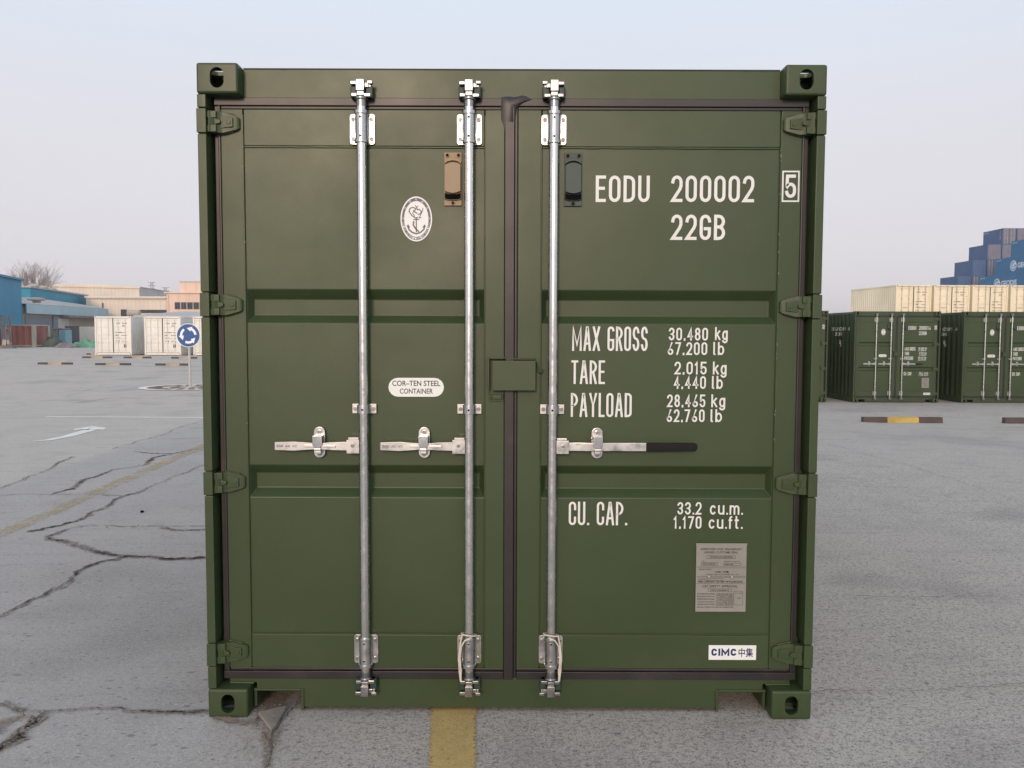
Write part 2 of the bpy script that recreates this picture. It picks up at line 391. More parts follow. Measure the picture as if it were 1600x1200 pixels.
line('faint_white_mark', (160, 607), (200, 601), .06, WHITE_FAINT)

# broken pieces and grit
CHUNK = paint('broken_concrete', (.24, .215, .185), .9, .2, 9, bump=.5, bs=60, dist=.006, dirt=(.12, .095, .075), dirt_amt=.6)
mb = MB()
def pebble(mb, p, r, fl=.55):
    bm = bmesh.new(); bmesh.ops.create_icosphere(bm, subdivisions=1, radius=1)
    s = Vector((random.random()*9, random.random()*9, 0)); k = Vector((random.uniform(.7, 1.4), random.uniform(.7, 1.3), fl))
    idx = {v: i for i, v in enumerate(bm.verts)}
    vs = [p + Vector((v.co.x*k.x, v.co.y*k.y, v.co.z*k.z)) * r * (1 + .35*noise.noise(v.co*1.4 + s)) for v in bm.verts]
    mb.add(vs, [[idx[v] for v in f.verts] for f in bm.faces]); bm.free()
for i in range(170):
    pts, dw, cw = random.choice(CR[:14]); k = random.randrange(len(pts)-1); f = random.random()
    u = pts[k][0] + (pts[k+1][0]-pts[k][0])*f; v = pts[k][1] + (pts[k+1][1]-pts[k][1])*f
    p = on_ground(u, v); p += Vector((random.gauss(0, .035), random.gauss(0, .035), 0)); p.z = gz(p.x, p.y) + .008
    pebble(mb, p, random.uniform(.0015, .0055) * (1 + .04 * (p.y + 3)))
for i in range(130):
    u = random.uniform(380, 445); p = on_ground(u, random.uniform(1100, 1190)); p.z = .008; pebble(mb, p, random.uniform(.0012, .0045))
tag(mb.build('gravel', CHUNK, smooth=30), kind='stuff')
mb = MB(); c0 = [on_ground(403, 1118), on_ground(424, 1146), on_ground(431, 1140), on_ground(449, 1108)]
mb.prism([(p.x, p.y) for p in c0], .002, .018, ax='z')
tag(mb.build('concrete_fragment', CHUNK, bevel=.005), 'broken wedge of concrete in the dirt beside the near left corner casting', 'concrete piece')
mb = MB(); pebble(mb, on_ground(222, 801) + Vector((0, 0, .010)), .019)
tag(mb.build('stone', HOLE), 'small black stone lying alone on the cracked slab', 'stone')

# ------------------------------------------------------------------ stroke lettering
def arc(cx, cy, rx, ry, a0, a1, n=7):
    return [(cx + rx*math.cos(R(a0 + (a1-a0)*i/n)), cy + ry*math.sin(R(a0 + (a1-a0)*i/n))) for i in range(n+1)]
def glyph(c, W, H):
    r = W / 2; q = min(r * 1.15, H * .3); xh = H * .70
    if c in 'O0': return [(arc(r, H-q, r, q, 180, 0) + arc(r, q, r, q, 0, -180), True)]
    if c == 'D': k = W*.62; return [([(0, 0), (0, H)] + arc(W-k, H-k, k, k, 90, 0) + arc(W-k, k, k, k, 0, -90), True)]
    if c == 'U': return [([(0, H)] + arc(r, q, r, q, 180, 360) + [(W, H)], False)]
    if c == 'E': return [([(W, H), (0, H), (0, 0), (W, 0)], False), ([(0, H*.52), (W*.86, H*.52)], False)]
    if c == 'F': return [([(W, H), (0, H), (0, 0)], False), ([(0, H*.52), (W*.86, H*.52)], False)]
    if c == '2': return [(arc(r, H-q, r, q, 180, 0) + [(W, H*.63), (W*.86, H*.48), (0, 0), (W, 0)], False)]
    if c == '5': return [([(W*.94, H), (W*.06, H), (W*.02, H*.52)] + arc(r, H*.6-q, r, q, 150, 0) + arc(r, q, r, q, 0, -172), False)]
    if c == 'G': return [(arc(r, H-q, r, q, 0, 180) + arc(r, q, r, q, 180, 360) + [(W, H*.44), (W*.5, H*.44)], False)]
    if c == 'C': return [([(W, H*.70)] + arc(r, H-q, r, q, 0, 180) + arc(r, q, r, q, 180, 360) + [(W, H*.30)], False)]
    if c == 'B':
        k = H*.25
        return [([(0, 0), (0, H)] + arc(W-k*.9, H*.52+k*.96, k*.85, k*.96, 90, -60, 5) + [(W*.72, H*.52)] + arc(W-k*.9, k*1.02, k*.9, k*1.02, 70, -90, 6), True), ([(0, H*.52), (W*.72, H*.52)], False)]
    if c == 'M': return [([(0, 0), (0, H), (r, H*.22), (W, H), (W, 0)], False)]
    if c == 'A': return [([(0, 0), (r - W*.07, H), (r + W*.07, H), (W, 0)], False), ([(W*.24, H*.28), (W*.76, H*.28)], False)]
    if c == 'X': return [([(0, 0), (W, H)], False), ([(0, H), (W, 0)], False)]
    if c == 'R': k = H*.25; k8 = min(k*.8, W*.95); return [([(0, 0), (0, H)] + arc(W-k8, H-k, k8, k, 90, 0), False), (arc(W-k8, H-k, k8, k, 0, -90) + [(W*.12, H-2*k)], False), ([(W*.5, H*.48), (W, 0)], False)]
    if c == 'P': k = H*.27; k8 = min(k*.8, W*.95); return [([(0, 0), (0, H)] + arc(W-k8, H-k, k8, k, 90, 0), False), (arc(W-k8, H-k, k8, k, 0, -90) + [(W*.12, H-2*k)], False)]
    if c == 'S': q = H*.25; return [(arc(r, H-q, r, q, 10, 180) + arc(r, H-q, r, q, 180, 250, 3) + arc(r, q, r, q, 70, 0, 3) + arc(r, q, r, q, 0, -170), False)]
    if c == 'T': return [([(0, H), (W, H)], False), ([(r, 0), (r, H)], False)]
    if c == 'Y': return [([(0, H), (r, H*.45), (W, H)], False), ([(r, 0), (r, H*.45)], False)]
    if c == 'L': return [([(0, H), (0, 0), (W, 0)], False)]
    if c == 'I': return [([(r, 0), (r, H)], False)]
    if c == '1': return [([(0, H*.8), (W*.62, H), (W*.62, 0)], False)]
    if c == '3': k = H*.25; return [(arc(r, H-k, r, k, 165, -90) + arc(r, k, r, k, 90, -165), False)]
    if c == '4': return [([(W*.72, 0), (W*.72, H), (0, H*.28), (W*1.02, H*.28)], False)]
    if c == '6': return [([(W*.78, H)] + arc(r, q, r, q, 170, -190, 16), False)]
    if c == '7': return [([(0, H), (W, H), (W*.3, 0)], False)]
    if c == '8': k = H*.235; return [(arc(r, H-k, r*.9, k, 0, 360, 14)[:-1], True), (arc(r, H*.265, r, H*.265, 0, 360, 14)[:-1], True)]
    if c == '.': return [([(r, 0), (r, H*.001 + W*.2)], False)]
    if c == ',': return [([(W*.7, H*.05), (W*.35, -H*.03)], False)]
    if c == 'k': return [([(0, 0), (0, H)], False), ([(W*.9, xh), (0, xh*.42)], False), ([(W*.32, xh*.6), (W, 0)], False)]
    if c == 'g': k = xh*.5; return [(arc(r, k, r, k, 0, 360, 14)[:-1], True), ([(W, xh), (W, -H*.12)] + arc(r, -H*.12, r, H*.16, 0, -165), False)]
    if c == 'l': return [([(0, H), (0, q*.6)] + arc(W*.7, q*.6, W*.7, q*.6, 180, 270, 4), False)]
    if c == 'b': k = xh*.5; return [([(0, 0), (0, H)], False), (arc(r, k, r, k, 0, 360, 14)[:-1], True)]
    if c == 'c': k = xh*.5; return [(arc(r, k, r, k, 45, 315, 12), False)]
    if c == 'u': return [([(0, xh)] + arc(r, q*.8, r, q*.8, 180, 360) + [(W, xh)], False), ([(W, 0), (W, xh*.5)], False)]
    if c == 'm': return [([(0, 0), (0, xh)], False), ([(0, xh*.6)] + arc(W*.25, xh*.72, W*.25, xh*.28, 180, 0, 5) + [(W*.5, 0)], False), ([(W*.5, xh*.6)] + arc(W*.75, xh*.72, W*.25, xh*.28, 180, 0, 5) + [(W, 0)], False)]
    if c == 'f': return [([(W*.25, 0), (W*.25, H*.8)] + arc(W*.75, H*.8, W*.5, H*.2, 180, 90, 4), False), ([(0, xh), (W*.8, xh)], False)]
    if c == 't': return [([(W*.3, H), (W*.3, q*.6)] + arc(W*.75, q*.6, W*.45, q*.6, 180, 270, 4), False), ([(0, xh), (W*.9, xh)], False)]
    return []
WID = {'M': 1.45, '.': .22, ',': .32, ' ': .62, '1': .62, 'l': .42, 'f': .66, 't': .7, 'm': 1.55, 'I': .3, 'A': 1.12, 'X': 1.1, 'T': .95, 'L': .85, 'E': .88, 'Y': 1.1}
def stroke_poly(mb, pts, closed, th, put, lay, step=None, m=0, cap=0.0):
    pts = [Vector((a, b)) for a, b in pts]
    if cap and not closed:
        d0, d1 = pts[0] - pts[1], pts[-1] - pts[-2]
        pts[0] = pts[0] + d0.normalized()*cap; pts[-1] = pts[-1] + d1.normalized()*cap
    cl = [pts[0]]
    for p in pts[1:]:
        if (p - cl[-1]).length > 1e-5: cl.append(p)
    if closed and (cl[0] - cl[-1]).length < 1e-5: cl.pop()
    if step:
        o = []
        for i in range(len(cl) - (0 if closed else 1)):
            a, b = cl[i], cl[(i+1) % len(cl)]; k = max(1, int((b-a).length / step))
            o += [a.lerp(b, j/k) for j in range(k)]
        if not closed: o.append(cl[-1])
        cl = o
    n = len(cl); vs = []
    for i in range(n):
        a = cl[i-1] if (i or closed) else None; b = cl[(i+1) % n] if (i < n-1 or closed) else None
        d0 = (cl[i] - a).normalized() if a is not None else None; d1 = (b - cl[i]).normalized() if b is not None else None
        if d0 is None: d0 = d1
        if d1 is None: d1 = d0
        n0 = Vector((-d0.y, d0.x)); n1 = Vector((-d1.y, d1.x)); mm = n0 + n1
        mm = mm.normalized() if mm.length > 1e-4 else n0
        k = th/2 / max(.45, mm.dot(n0))
        vs += [put(cl[i] + mm*k, lay), put(cl[i] - mm*k, lay)]
    fs = [(2*i, 2*i+1, 2*((i+1) % n)+1, 2*((i+1) % n)) for i in range(n if closed else n-1)]
    mb.add(vs, fs, m)
def letters(mb, s, x0, x1, z0, z1, th, put, gap=.30, step=None):
    tot = sum(WID.get(c, 1) for c in s) + gap * (len(s) - 1); uw = (x1 - x0) / tot; x = x0; H = z1 - z0
    for c in s:
        w = WID.get(c, 1) * uw
        ww = max(.0005, w - th)
        G_ = glyph(c, ww, H - th)
        if c == '.': G_ = [([(ww/2, -th*.5), (ww/2, th*.6)], False)]
        for li, (pl, cl) in enumerate(G_):
            stroke_poly(mb, [(x + th/2 + a, z0 + th/2 + b) for a, b in pl], cl, th, put, li, step, 0, (0 if c == '.' else th*.5))
        x += w + gap * uw
def face_front(y): return lambda p, k: (p.x, y - .0003*k, p.y)

_tx = {}
def font_mesh(body, bold=0):
    key = (body, bold)
    if key in _tx: return _tx[key]
    cu = bpy.data.curves.new('t', 'FONT'); cu.body = body; cu.size = 1; cu.resolution_u = 3; cu.offset = bold
    o = bpy.data.objects.new('t', cu); COL.objects.link(o)
    bpy.context.view_layer.update()
    me = bpy.data.meshes.new_from_object(o.evaluated_get(bpy.context.evaluated_depsgraph_get()))
    vs = [(v.co.x, v.co.y) for v in me.vertices]; fs = [tuple(p.vertices) for p in me.polygons]
    bpy.data.objects.remove(o); bpy.data.curves.remove(cu); bpy.data.meshes.remove(me)
    _tx[key] = (vs, fs); return _tx[key]
def ftext(mb, body, x0, x1, z0, z1, y, rot=0, put=None, m=0, bold=0):
    vs, fs = font_mesh(body, bold)
    if not vs: return
    ax, bx = min(v[0] for v in vs), max(v[0] for v in vs); az, bz = min(v[1] for v in vs), max(v[1] for v in vs)
    cx, cz = (x0+x1)/2, (z0+z1)/2; c, s = math.cos(rot), math.sin(rot); out = []
    for a, b in vs:
        px = ((a-ax)/(bx-ax+1e-9) - .5) * (x1-x0); pz = ((b-az)/(bz-az+1e-9) - .5) * (z1-z0)
        q = (cx + px*c - pz*s, cz + px*s + pz*c)
        out.append(put(Vector(q), 0) if put else (q[0], y, q[1]))
    mb.add(out, fs, m)

# ------------------------------------------------------------------ the green containers
Wd, Ht, Ln = 1.219, 2.595, 6.058
def corr(y):
    q = (y % .278) / .278
    if q < .25: return 0.0
    if q < .5: return (q - .25) / .25 * .036
    if q < .75: return .036
    return (1 - q) / .25 * .036
def corr_ys(a, b):
    out = [a]; k = math.ceil(a / .0695 + .01)
    while k * .0695 < b - 1e-4: out.append(k * .0695); k += 1
    return out + [b]
def stad(cx, cz, w, h, n=8):
    r = w/2; return ([(cx + r*math.cos(R(a)), cz + h/2 - r + r*math.sin(R(a))) for a in [180*i/n for i in range(n+1)]] +
                     [(cx + r*math.cos(R(a)), cz - h/2 + r + r*math.sin(R(a))) for a in [180 + 180*i/n for i in range(n+1)]])
def casting_mesh():
    def solid(f, bevel=0):
        b = MB(); f(b); return b.build('c', GREEN, bevel=bevel, smooth=0)
    a = solid(lambda b: b.box(-.081, .081, 0, .178, -.059, .059), .010)
    cut = [solid(lambda b: b.box(-.066, .066, .018, .165, -.043, .043)),
           solid(lambda b: b.prism(stad(0, .001, .054, .079), -.05, .05)),
           solid(lambda b: b.prism([(y, z) for y, z in stad(.09, 0, .053, .080)], .03, .2, ax='x')),
           solid(lambda b: b.prism([(x, y+.09) for y, x in [(q[0], q[1]) for q in stad(0, 0, .06, .118)]], .02, .2, ax='z'))]
    for c in cut:
        md = a.modifiers.new('b', 'BOOLEAN'); md.operation = 'DIFFERENCE'; md.object = c; md.solver = 'EXACT'
    bpy.context.view_layer.update()
    me = bpy.data.meshes.new_from_object(a.evaluated_get(bpy.context.evaluated_depsgraph_get()))
    vs = [v.co.copy() for v in me.vertices]; fs = [list(p.vertices) for p in me.polygons]
    for o in [a] + cut: bpy.data.objects.remove(o)
    return vs, fs
CV, CF = casting_mesh()
def casting(parent, sx, top, rear):
    b = MB()
    b.add([(sx*(Wd - .081 + v.x), (Ln - v.y if rear else v.y), (Ht - .059 + v.z if top else .059 - v.z)) for v in CV], CF)
    o = b.build('corner_casting', GREEN, parent, smooth=50); flat_normals(o); return o

def bead(mb, a, b, r=.003):
    a, b = Vector(a), Vector(b); k = max(2, int((b-a).length / .03)); d = (b - a).normalized()
    mb.tube([a.lerp(b, i/k) + Vector((noise.noise(a + d*i*.7)*.0012, 0, noise.noise(b + d*i*.9)*.0012)) for i in range(k+1)],
            [r * (1 + .35*noise.noise(a*3 + d*i*1.3)) for i in range(k+1)], 6)

def door_leaf(root, s):
    """one door leaf; s = -1 left, +1 right"""
    lo, hi = (-1.147, -.026) if s < 0 else (.026, 1.147)
    p0, p1 = (-1.059, -.104) if s < 0 else (.119, 1.063)
    d = MB()
    d.box(lo, p0, .058, .11, .184, 2.433); d.box(p1, hi, .058, .11, .184, 2.433)
    d.box(p0+.0022, p1-.0022, .0605, .11, 2.2905, 2.433); d.box(p0+.0022, p1-.0022, .0605, .11, .184, .3235)
    door = d.build('door', GREEN, root, bevel=.004)
    # pressed panel with two troughs
    b = MB(); y = .0655; dp = .036; e = .022
    tr = [(1.727, 1.690, 1.624, 1.594), (1.020, .985, .922, .890)]
    zs = 2.289
    for a, c, f, g_ in tr:
        up_ = [(p1, y, zs), (p0, y, zs)] if zs == 2.289 else [(p1, y, zs), (p1-.004, y, zs), (p0+.004, y, zs), (p0, y, zs)]
        b.add([(p0, y, a), (p0+.004, y, a), (p1-.004, y, a), (p1, y, a)] + up_, [tuple(range(4 + len(up_)))])
        o = [(p0+.004, y, a), (p1-.004, y, a), (p1-.004, y, g_), (p0+.004, y, g_)]; i = [(p0+e, y+dp, c), (p1-e, y+dp, c), (p1-e, y+dp, f), (p0+e, y+dp, f)]
        b.add(o + i, [(0, 1, 5, 4), (1, 2, 6, 5), (2, 3, 7, 6), (3, 0, 4, 7), (4, 5, 6, 7)])
        b.add([(p0, y, a), (p0+.004, y, a), (p0+.004, y, g_), (p0, y, g_)], [(0, 1, 2, 3)])
        b.add([(p1-.004, y, a), (p1, y, a), (p1, y, g_), (p1-.004, y, g_)], [(0, 1, 2, 3)])
        zs = g_
    b.add([(p0, y, .325), (p1, y, .325), (p1, y, zs), (p1-.004, y, zs), (p0+.004, y, zs), (p0, y, zs)], [(0, 1, 2, 3, 4, 5)])
    # weld each coincident corner so that the bends can be rounded
    me = b; bm = bmesh.new(); bv = [bm.verts.new(q) for q in me.v]
    for f in me.f: bm.faces.new([bv[k] for k in f])
    bmesh.ops.remove_doubles(bm, verts=bm.verts[:], dist=.0004)
    bmesh.ops.recalc_face_normals(bm, faces=bm.faces[:])
    if sum(f.normal.y for f in bm.faces) > 0: bmesh.ops.reverse_faces(bm, faces=bm.faces[:])
    es = [q for q in bm.edges if len(q.link_faces) == 2 and q.calc_face_angle(0) > R(20)]
    bmesh.ops.bevel(bm, geom=es, offset=.0055, segments=3, affect='EDGES', clamp_overlap=True, profile=.5)
    q = bpy.data.meshes.new('door_panel')
    for f in bm.faces: f.smooth = True
    bm.to_mesh(q); bm.free(); q.materials.append(GREEN)
    po = bpy.data.objects.new('door_panel', q); COL.objects.link(po); po.parent = door; flat_normals(po)
    w = MB()
    for x in (p0, p1):
        bead(w, (x, .059, .19), (x, .059, 2.41), .0030); bead(w, (x, .063, .33), (x, .063, 2.285), .0034)
    for z in (2.287, .327): bead(w, (p0, .0625, z), (p1, .0625, z), .0036)
    for i in range(22 if s > 0 else 6):
        zz = random.choice((random.uniform(1.75, 2.12), random.uniform(1.1, 1.6), random.uniform(2.2, 2.3))); xx = (p1 if s > 0 else p0) + random.uniform(-.002, .002)
        w.box(xx-.0012, xx+.0012, .0545, .058, zz, zz + random.uniform(.002, .010), 1)
    w.build('weld_bead', [GREEN, PRIMER], door)
    # rubber seal round the leaf
    k = MB()
    o0, o1 = (hi, hi + .025) if s > 0 else (lo - .025, lo)
    k.box(min(lo, o0), max(hi, o1), .058, .0645, 2.447, 2.478); k.box(lo, hi, .0655, .085, 2.4345, 2.4468)
    k.box(min(lo, o0), max(hi, o1), .0585, .0645, .138, .170); k.box(lo, hi, .0655, .085, .1702, .1825)
    k.box(o0 if s < 0 else o0 + .010, o1 - .010 if s < 0 else o1, .064, .10, .1705, 2.4462)
    k.box(o1 - .010 if s < 0 else o0, o1 if s < 0 else o0 + .010, .056, .10, .1706, 2.4464)
    if s < 0: k.box(-.0255, .0125, .0505, .10, .140, 2.446)
    else: k.box(.0135, .0255, .0645, .10, .141, 2.4458)
    k.build('door_gasket', RUBBER, door, bevel=.003)
    if s > 0:   # the folded tongue of rubber where the leaves meet at the top
        k = MB(); rim = [(-.041, 2.481), (-.015, 2.4835), (.012, 2.481), (.040, 2.488), (.056, 2.4855), (.079, 2.473), (.046, 2.461), (.020, 2.440), (.0128, 2.405), (.0128, 2.36), (-.0256, 2.352), (-.041, 2.396), (-.042, 2.44)]
        n = len(rim); mid_ = [(x*.62 - .002, z + (2.45 - z)*.35) for x, z in rim]
        k.add([(x, .0555, z) for x, z in rim] + [(x, .0500 + .0012*math.sin(i*1.9), z) for i, (x, z) in enumerate(mid_)] + [(-.004, .0492, 2.452)], [(i, (i+1) % n, n+(i+1) % n, n+i) for i in range(n)] + [(n+i, n+(i+1) % n, 2*n) for i in range(n)])
        k.build('gasket_fold', RUBBER, door, smooth=60)
    for z in (2.375, 1.664, .955, .258):
        h = MB(); st = [(1.178, .041, .012), (1.160, .041, .020), (1.143, .041, .031), (1.128, .041, .034), (1.078, .027, .040), (1.068, .020, .047)]
        vs = []
        for x, hh, yy in st: vs += [(s*x, yy, z-hh), (s*x, yy, z+hh), (s*x, .060, z+hh), (s*x, .060, z-hh)]
        fs = [(4*i+j, 4*i+(j+1) % 4, 4*i+4+(j+1) % 4, 4*i+4+j) for i in range(len(st)-1) for j in range(4)] + [(0, 1, 2, 3), (4*len(st)-4, 4*len(st)-1, 4*len(st)-2, 4*len(st)-3)]
        h.add(vs, fs)
        xa, xb = sorted((s*1.184, s*1.2205)); h.box(xa, xb, .001, .05, z-.046, z+.046)
        xa, xb = sorted((s*1.150, s*1.184)); h.box(xa, xb, .0155, .05, z+.014, z+.040); h.box(xa, xb, .0155, .05, z-.040, z-.014); h.box(xa, xb, .021, .05, z-.0135, z+.0135)
        h.prism([(s*1.138, z-.024), (s*1.138, z+.024), (s*1.09, z+.017), (s*1.09, z-.017)][::(1 if s < 0 else -1)], .030, .042)
        h.disc((s*1.105, z), .009, .027, .04, 12)
        h.prism([(s*1.158, z-.011), (s*1.158, z+.011), (s*1.135, z+.006), (s*1.135, z-.006)][::(1 if s < 0 else -1)], .018, .04)
        bead(h, (s*1.09, .052, z+.031), (s*1.145, .050, z+.043), .004); bead(h, (s*1.09, .052, z-.031), (s*1.145, .050, z-.043), .004)
        h.build('hinge', GREEN, door, bevel=.004)
    # vent cover
    cx, cz = (-.231, 2.163) if s < 0 else (.244, 2.1625); v = MB()
    v.box(cx-.035, cx+.035, .0555, .063, cz-.104, cz+.104)
    a0 = [(cx-.031, cz-.050)] + [(cx-.031 + .062*i/8, cz-.050-.008*math.sin(math.pi*i/8)) for i in range(1, 8)] + [(cx+.031, cz-.050), (cx+.031, cz+.052)] + [(cx+.031-.062*i/8, cz+.052+.010*math.sin(math.pi*i/8)) for i in range(1, 8)] + [(cx-.031, cz+.052)]
    v.prism(a0, .034, .056)
    v.prism([(cx-.0325, cz+.056), (cx-.02, cz+.066), (cx, cz+.070), (cx+.02, cz+.066), (cx+.0325, cz+.056), (cx+.0325, cz+.068), (cx+.02, cz+.077), (cx, cz+.081), (cx-.02, cz+.077), (cx-.0325, cz+.068)], .042, .056)
    v.prism([(cx-.034, cz-.079), (cx-.015, cz-.084), (cx+.015, cz-.084), (cx+.034, cz-.079), (cx+.034, cz-.053), (cx+.015, cz-.058), (cx-.015, cz-.058), (cx-.034, cz-.053)], .046, .0555, 1)
    for q in ((-.022, .092), (.022, .092), (0, -.094)): v.disc((cx+q[0], cz+q[1]), .0075, .049, .056, 12, 1)
    vo = v.build('vent_cover', [BEIGE if s < 0 else GREEN_DARK, HOLE], door, bevel=.0025)
    vo['label'] = 'beige vent cover' if s < 0 else 'dark green vent cover'
    return door

def number_mesh(parent, digits, check):
    F = face_front(.0622); T = .0125; out = []
    b = MB(); letters(b, 'EODU', .334, .548, 2.076, 2.180, T, F, .26); letters(b, digits, .633, .962, 2.077, 2.181, T, F, .26); out.append(b.build('number_lettering', LETTER, parent, smooth=0))
    b = MB(); G = face_front(.0568); letters(b, check, 1.083, 1.126, 2.094, 2.185, T, G)
    stroke_poly(b, [(1.073, 2.081), (1.136, 2.081), (1.136, 2.197), (1.073, 2.197)], True, .006, G, 0); out.append(b.build('check_digit', LETTER, parent, smooth=0))
    return out

def make_green():
    root = thing('shipping_container', 'large dark green container number 200002 with closed doors, filling the middle', 'shipping container', (0, 0, 0), 0, 'green shipping containers')
    for sx in (-1, 1):
        for top in (0, 1):
            for rear in (0, 1): casting(root, sx, top, rear)
        p = MB(); xa = lambda a, b: sorted((sx*a, sx*b))
        zz = [.1185, .258-.05, .258+.05, .955-.05, .955+.05, 1.664-.05, 1.664+.05, 2.375-.05, 2.375+.05, 2.476]
        for i in range(0, 10, 2): p.box(*xa(1.184, 1.2185), .004, .10, zz[i], zz[i+1])
        p.box(*xa(1.190, 1.2165), .014, .10, .119, 2.4755); p.box(*xa(1.150, 1.2165), .1005, .16, .119, 2.4755)
        p.build('corner_post', GREEN, root, bevel=.004)
        p = MB(); p.box(*xa(1.06, 1.2175), Ln-.12, Ln-.01, .1185, 2.476); p.build('corner_post', GREEN, root, bevel=.004)
        p = MB(); p.box(*xa(1.16, 1.2175), .1785, Ln-.1785, 2.50, 2.58); p.build('top_rail', GREEN, root, bevel=.004)
        p = MB(); p.box(*xa(1.165, 1.2175), .1785, Ln-.1785, .02, .18); p.build('bottom_rail', GREEN, root, bevel=.004)
        p = MB(); ys_ = corr_ys(.165, Ln-.125); vs = []
        for y in ys_: vs += [(sx*(1.212-corr(y)), y, .181), (sx*(1.212-corr(y)), y, 2.499)]
        p.add(vs, [(2*i, 2*i+2, 2*i+3, 2*i+1) for i in range(len(ys_)-1)]); p.build('side_wall', GREEN, root, smooth=0)
    p = MB(); p.box(-1.0565, 1.0565, .065, .125, 2.474, 2.587); p.box(-1.15, 1.15, .0652, .125, 2.474, 2.4785)
    bead(p, (-1.05, .068, 2.585), (-.83, .068, 2.585), .0035); bead(p, (.80, .068, 2.585), (1.05, .068, 2.585), .0035)
    hd = p.build('door_header', GREEN, root, bevel=.003)
    p = MB(); p.box(-1.055, 1.055, .0645, .14, 2.5875, 2.5925); p.build('header_edge_strip', SEAL, hd)  # dark strip along the top edge of the header
    p = MB(); n0, n1, nz, zb, zt = .858, 1.040, .086, .017, .141
    p.prism([(-n0, zb), (n0, zb), (n0, nz), (n1, nz), (n1, .119), (1.15, .119), (1.15, zt), (-1.15, zt), (-1.15, .119), (-n1, .119), (-n1, nz), (-n0, nz)], .065, .12)
    for s in (-1, 1):
        xa = lambda a, b: sorted((s*a, s*b))
        p.box(*xa(n0-.012, n0-.001), .058, .35, .006, nz+.010); p.box(*xa(n0-.0005, 1.052), .0585, .35, nz+.0005, nz+.010)
        p.box(*xa(n1, n1+.012), .0655, .35, .018, nz)
        bead(p, (s*(n1+.01), .062, .119), (s*1.15, .062, .121), .005)
    p.build('door_sill', GREEN, root, bevel=.003)
    p = MB(); p.box(-1.16, 1.16, .13, Ln-.125, 2.565, 2.575); p.build('roof_panel', GREEN, root)
    p = MB(); p.box(-1.164, 1.164, .36, Ln-.125, .155, .18)
    for i in range(18): p.box(-1.164, 1.164, .5 + i*.3, .545 + i*.3, .03, .1545)
    p.build('floor', GREEN, root)
    p = MB(); xs_ = corr_ys(-1.059, 1.059); vs = []
    for x in xs_: vs += [(x, Ln-.02-corr(x), .12), (x, Ln-.02-corr(x), 2.56)]
    p.add(vs, [(2*i, 2*i+1, 2*i+3, 2*i+2) for i in range(len(xs_)-1)]); p.box(-1.058, 1.058, Ln-.1, Ln-.01, 2.50, 2.585); p.box(-1.058, 1.058, Ln-.1, Ln-.01, .017, .16)
    p.build('end_wall', GREEN, root, smooth=0)
    dl, dr = door_leaf(root, -1), door_leaf(root, 1)
    number_mesh(dr, '200002', '5')
    b = MB(); letters(b, '22GB', .635, .850, 1.928, 2.028, .0125, face_front(.0622), .26); b.build('size_lettering', LETTER, dr, smooth=0)
    b = MB(); F = face_front(.0622); T = .0088
    rows = (('MAX GROSS', .245, .548, 1.486, 1.584, (('30,480', .632, .789, 1.529), ('67,200', .628, .787, 1.471)), (('kg', .817, .868, 1.531), ('lb', .811, .855, 1.471))),
            ('TARE', .243, .378, 1.353, 1.448, (('2,015', .657, .786, 1.393), ('4,440', .655, .784, 1.335)), (('kg', .811, .866, 1.393), ('lb', .808, .852, 1.335))),
            ('PAYLOAD', .242, .487, 1.220, 1.317, (('28,465', .629, .783, 1.261), ('62,760', .628, .781, 1.201)), (('kg', .807, .863, 1.261), ('lb', .805, .851, 1.201))),
            ('CU. CAP.', .237, .472, .779, .875, (('33.2', .677, .775, .824), ('1,170', .663, .776, .766)), (('cu.m.', .809, .942, .824), ('cu.ft.', .805, .942, .766))))
    for wd_, x0, x1, z0, z1, num, unit in rows:
        b = MB(); letters(b, wd_, x0, x1, z0, z1, T, F, .24)
        for q, a, c, z in num: letters(b, q, a, c, z, z + .051, .0068, F, .30)
        for q, a, c, z in unit: letters(b, q, a, c, z, z + .052, .0068, F, .30)
        b.build('weight_lettering', LETTER, dr, smooth=0)
    # side lettering follows the corrugation of the left wall
    # locking gear
    for x0, s in ((-.5865, 1), (-.1655, 1), (.1665, -1)):
        yc = .031; p = MB(); p.turned(x0, yc, [(.135, .0195), (2.475, .0195)]); rod = p.build('lock_rod', GALV, root)
        for zc, dz in ((2.354, 1), (.267, -1)):
            b = MB()
            b.prism([(x0 + a, zc + c) for a, c in [(-.049+.010*(1-math.cos(R(q))) , -.059+.010*(1-math.sin(R(q)))) for q in range(0, 91, 30)][::1] + [(.049-.010*(1-math.cos(R(q))), -.059+.010*(1-math.sin(R(q)))) for q in range(90, -1, -30)] + [(.049-.010*(1-math.cos(R(q))), .059-.010*(1-math.sin(R(q)))) for q in range(0, 91, 30)] + [(-.049+.010*(1-math.cos(R(q))), .059-.010*(1-math.sin(R(q)))) for q in range(90, -1, -30)]], .0505, .0575)
            for qx in (-.036, .036):
                for qz in (-.038, .038): b.disc((x0+qx, zc+qz), .0085, .045, .051, 10, 2)
                b.box(x0+qx*.80-.002, x0+qx*.80+.002, .046, .051, zc-.012, zc+.050)
            b.turned(x0, yc, [(zc-.058, .0235), (zc-.0575, .0275), (zc-.047, .0275), (zc-.0465, .0245), (zc+.052, .0245), (zc+.0525, .0285), (zc+.066, .0285), (zc+.0665, .021)] if dz > 0 else
                     [(zc-.0665, .021), (zc-.066, .0285), (zc-.0525, .0285), (zc-.052, .0245), (zc+.0465, .0245), (zc+.047, .0275), (zc+.0575, .0275), (zc+.058, .0235)], 22)
            for qz in (-.034, .038): b.disc((x0-.001, zc+qz), .0052, .0045, .02, 10, 1)
            b.build('rod_bracket', [ZINC, HOLE, BOLT], rod, bevel=.0012)
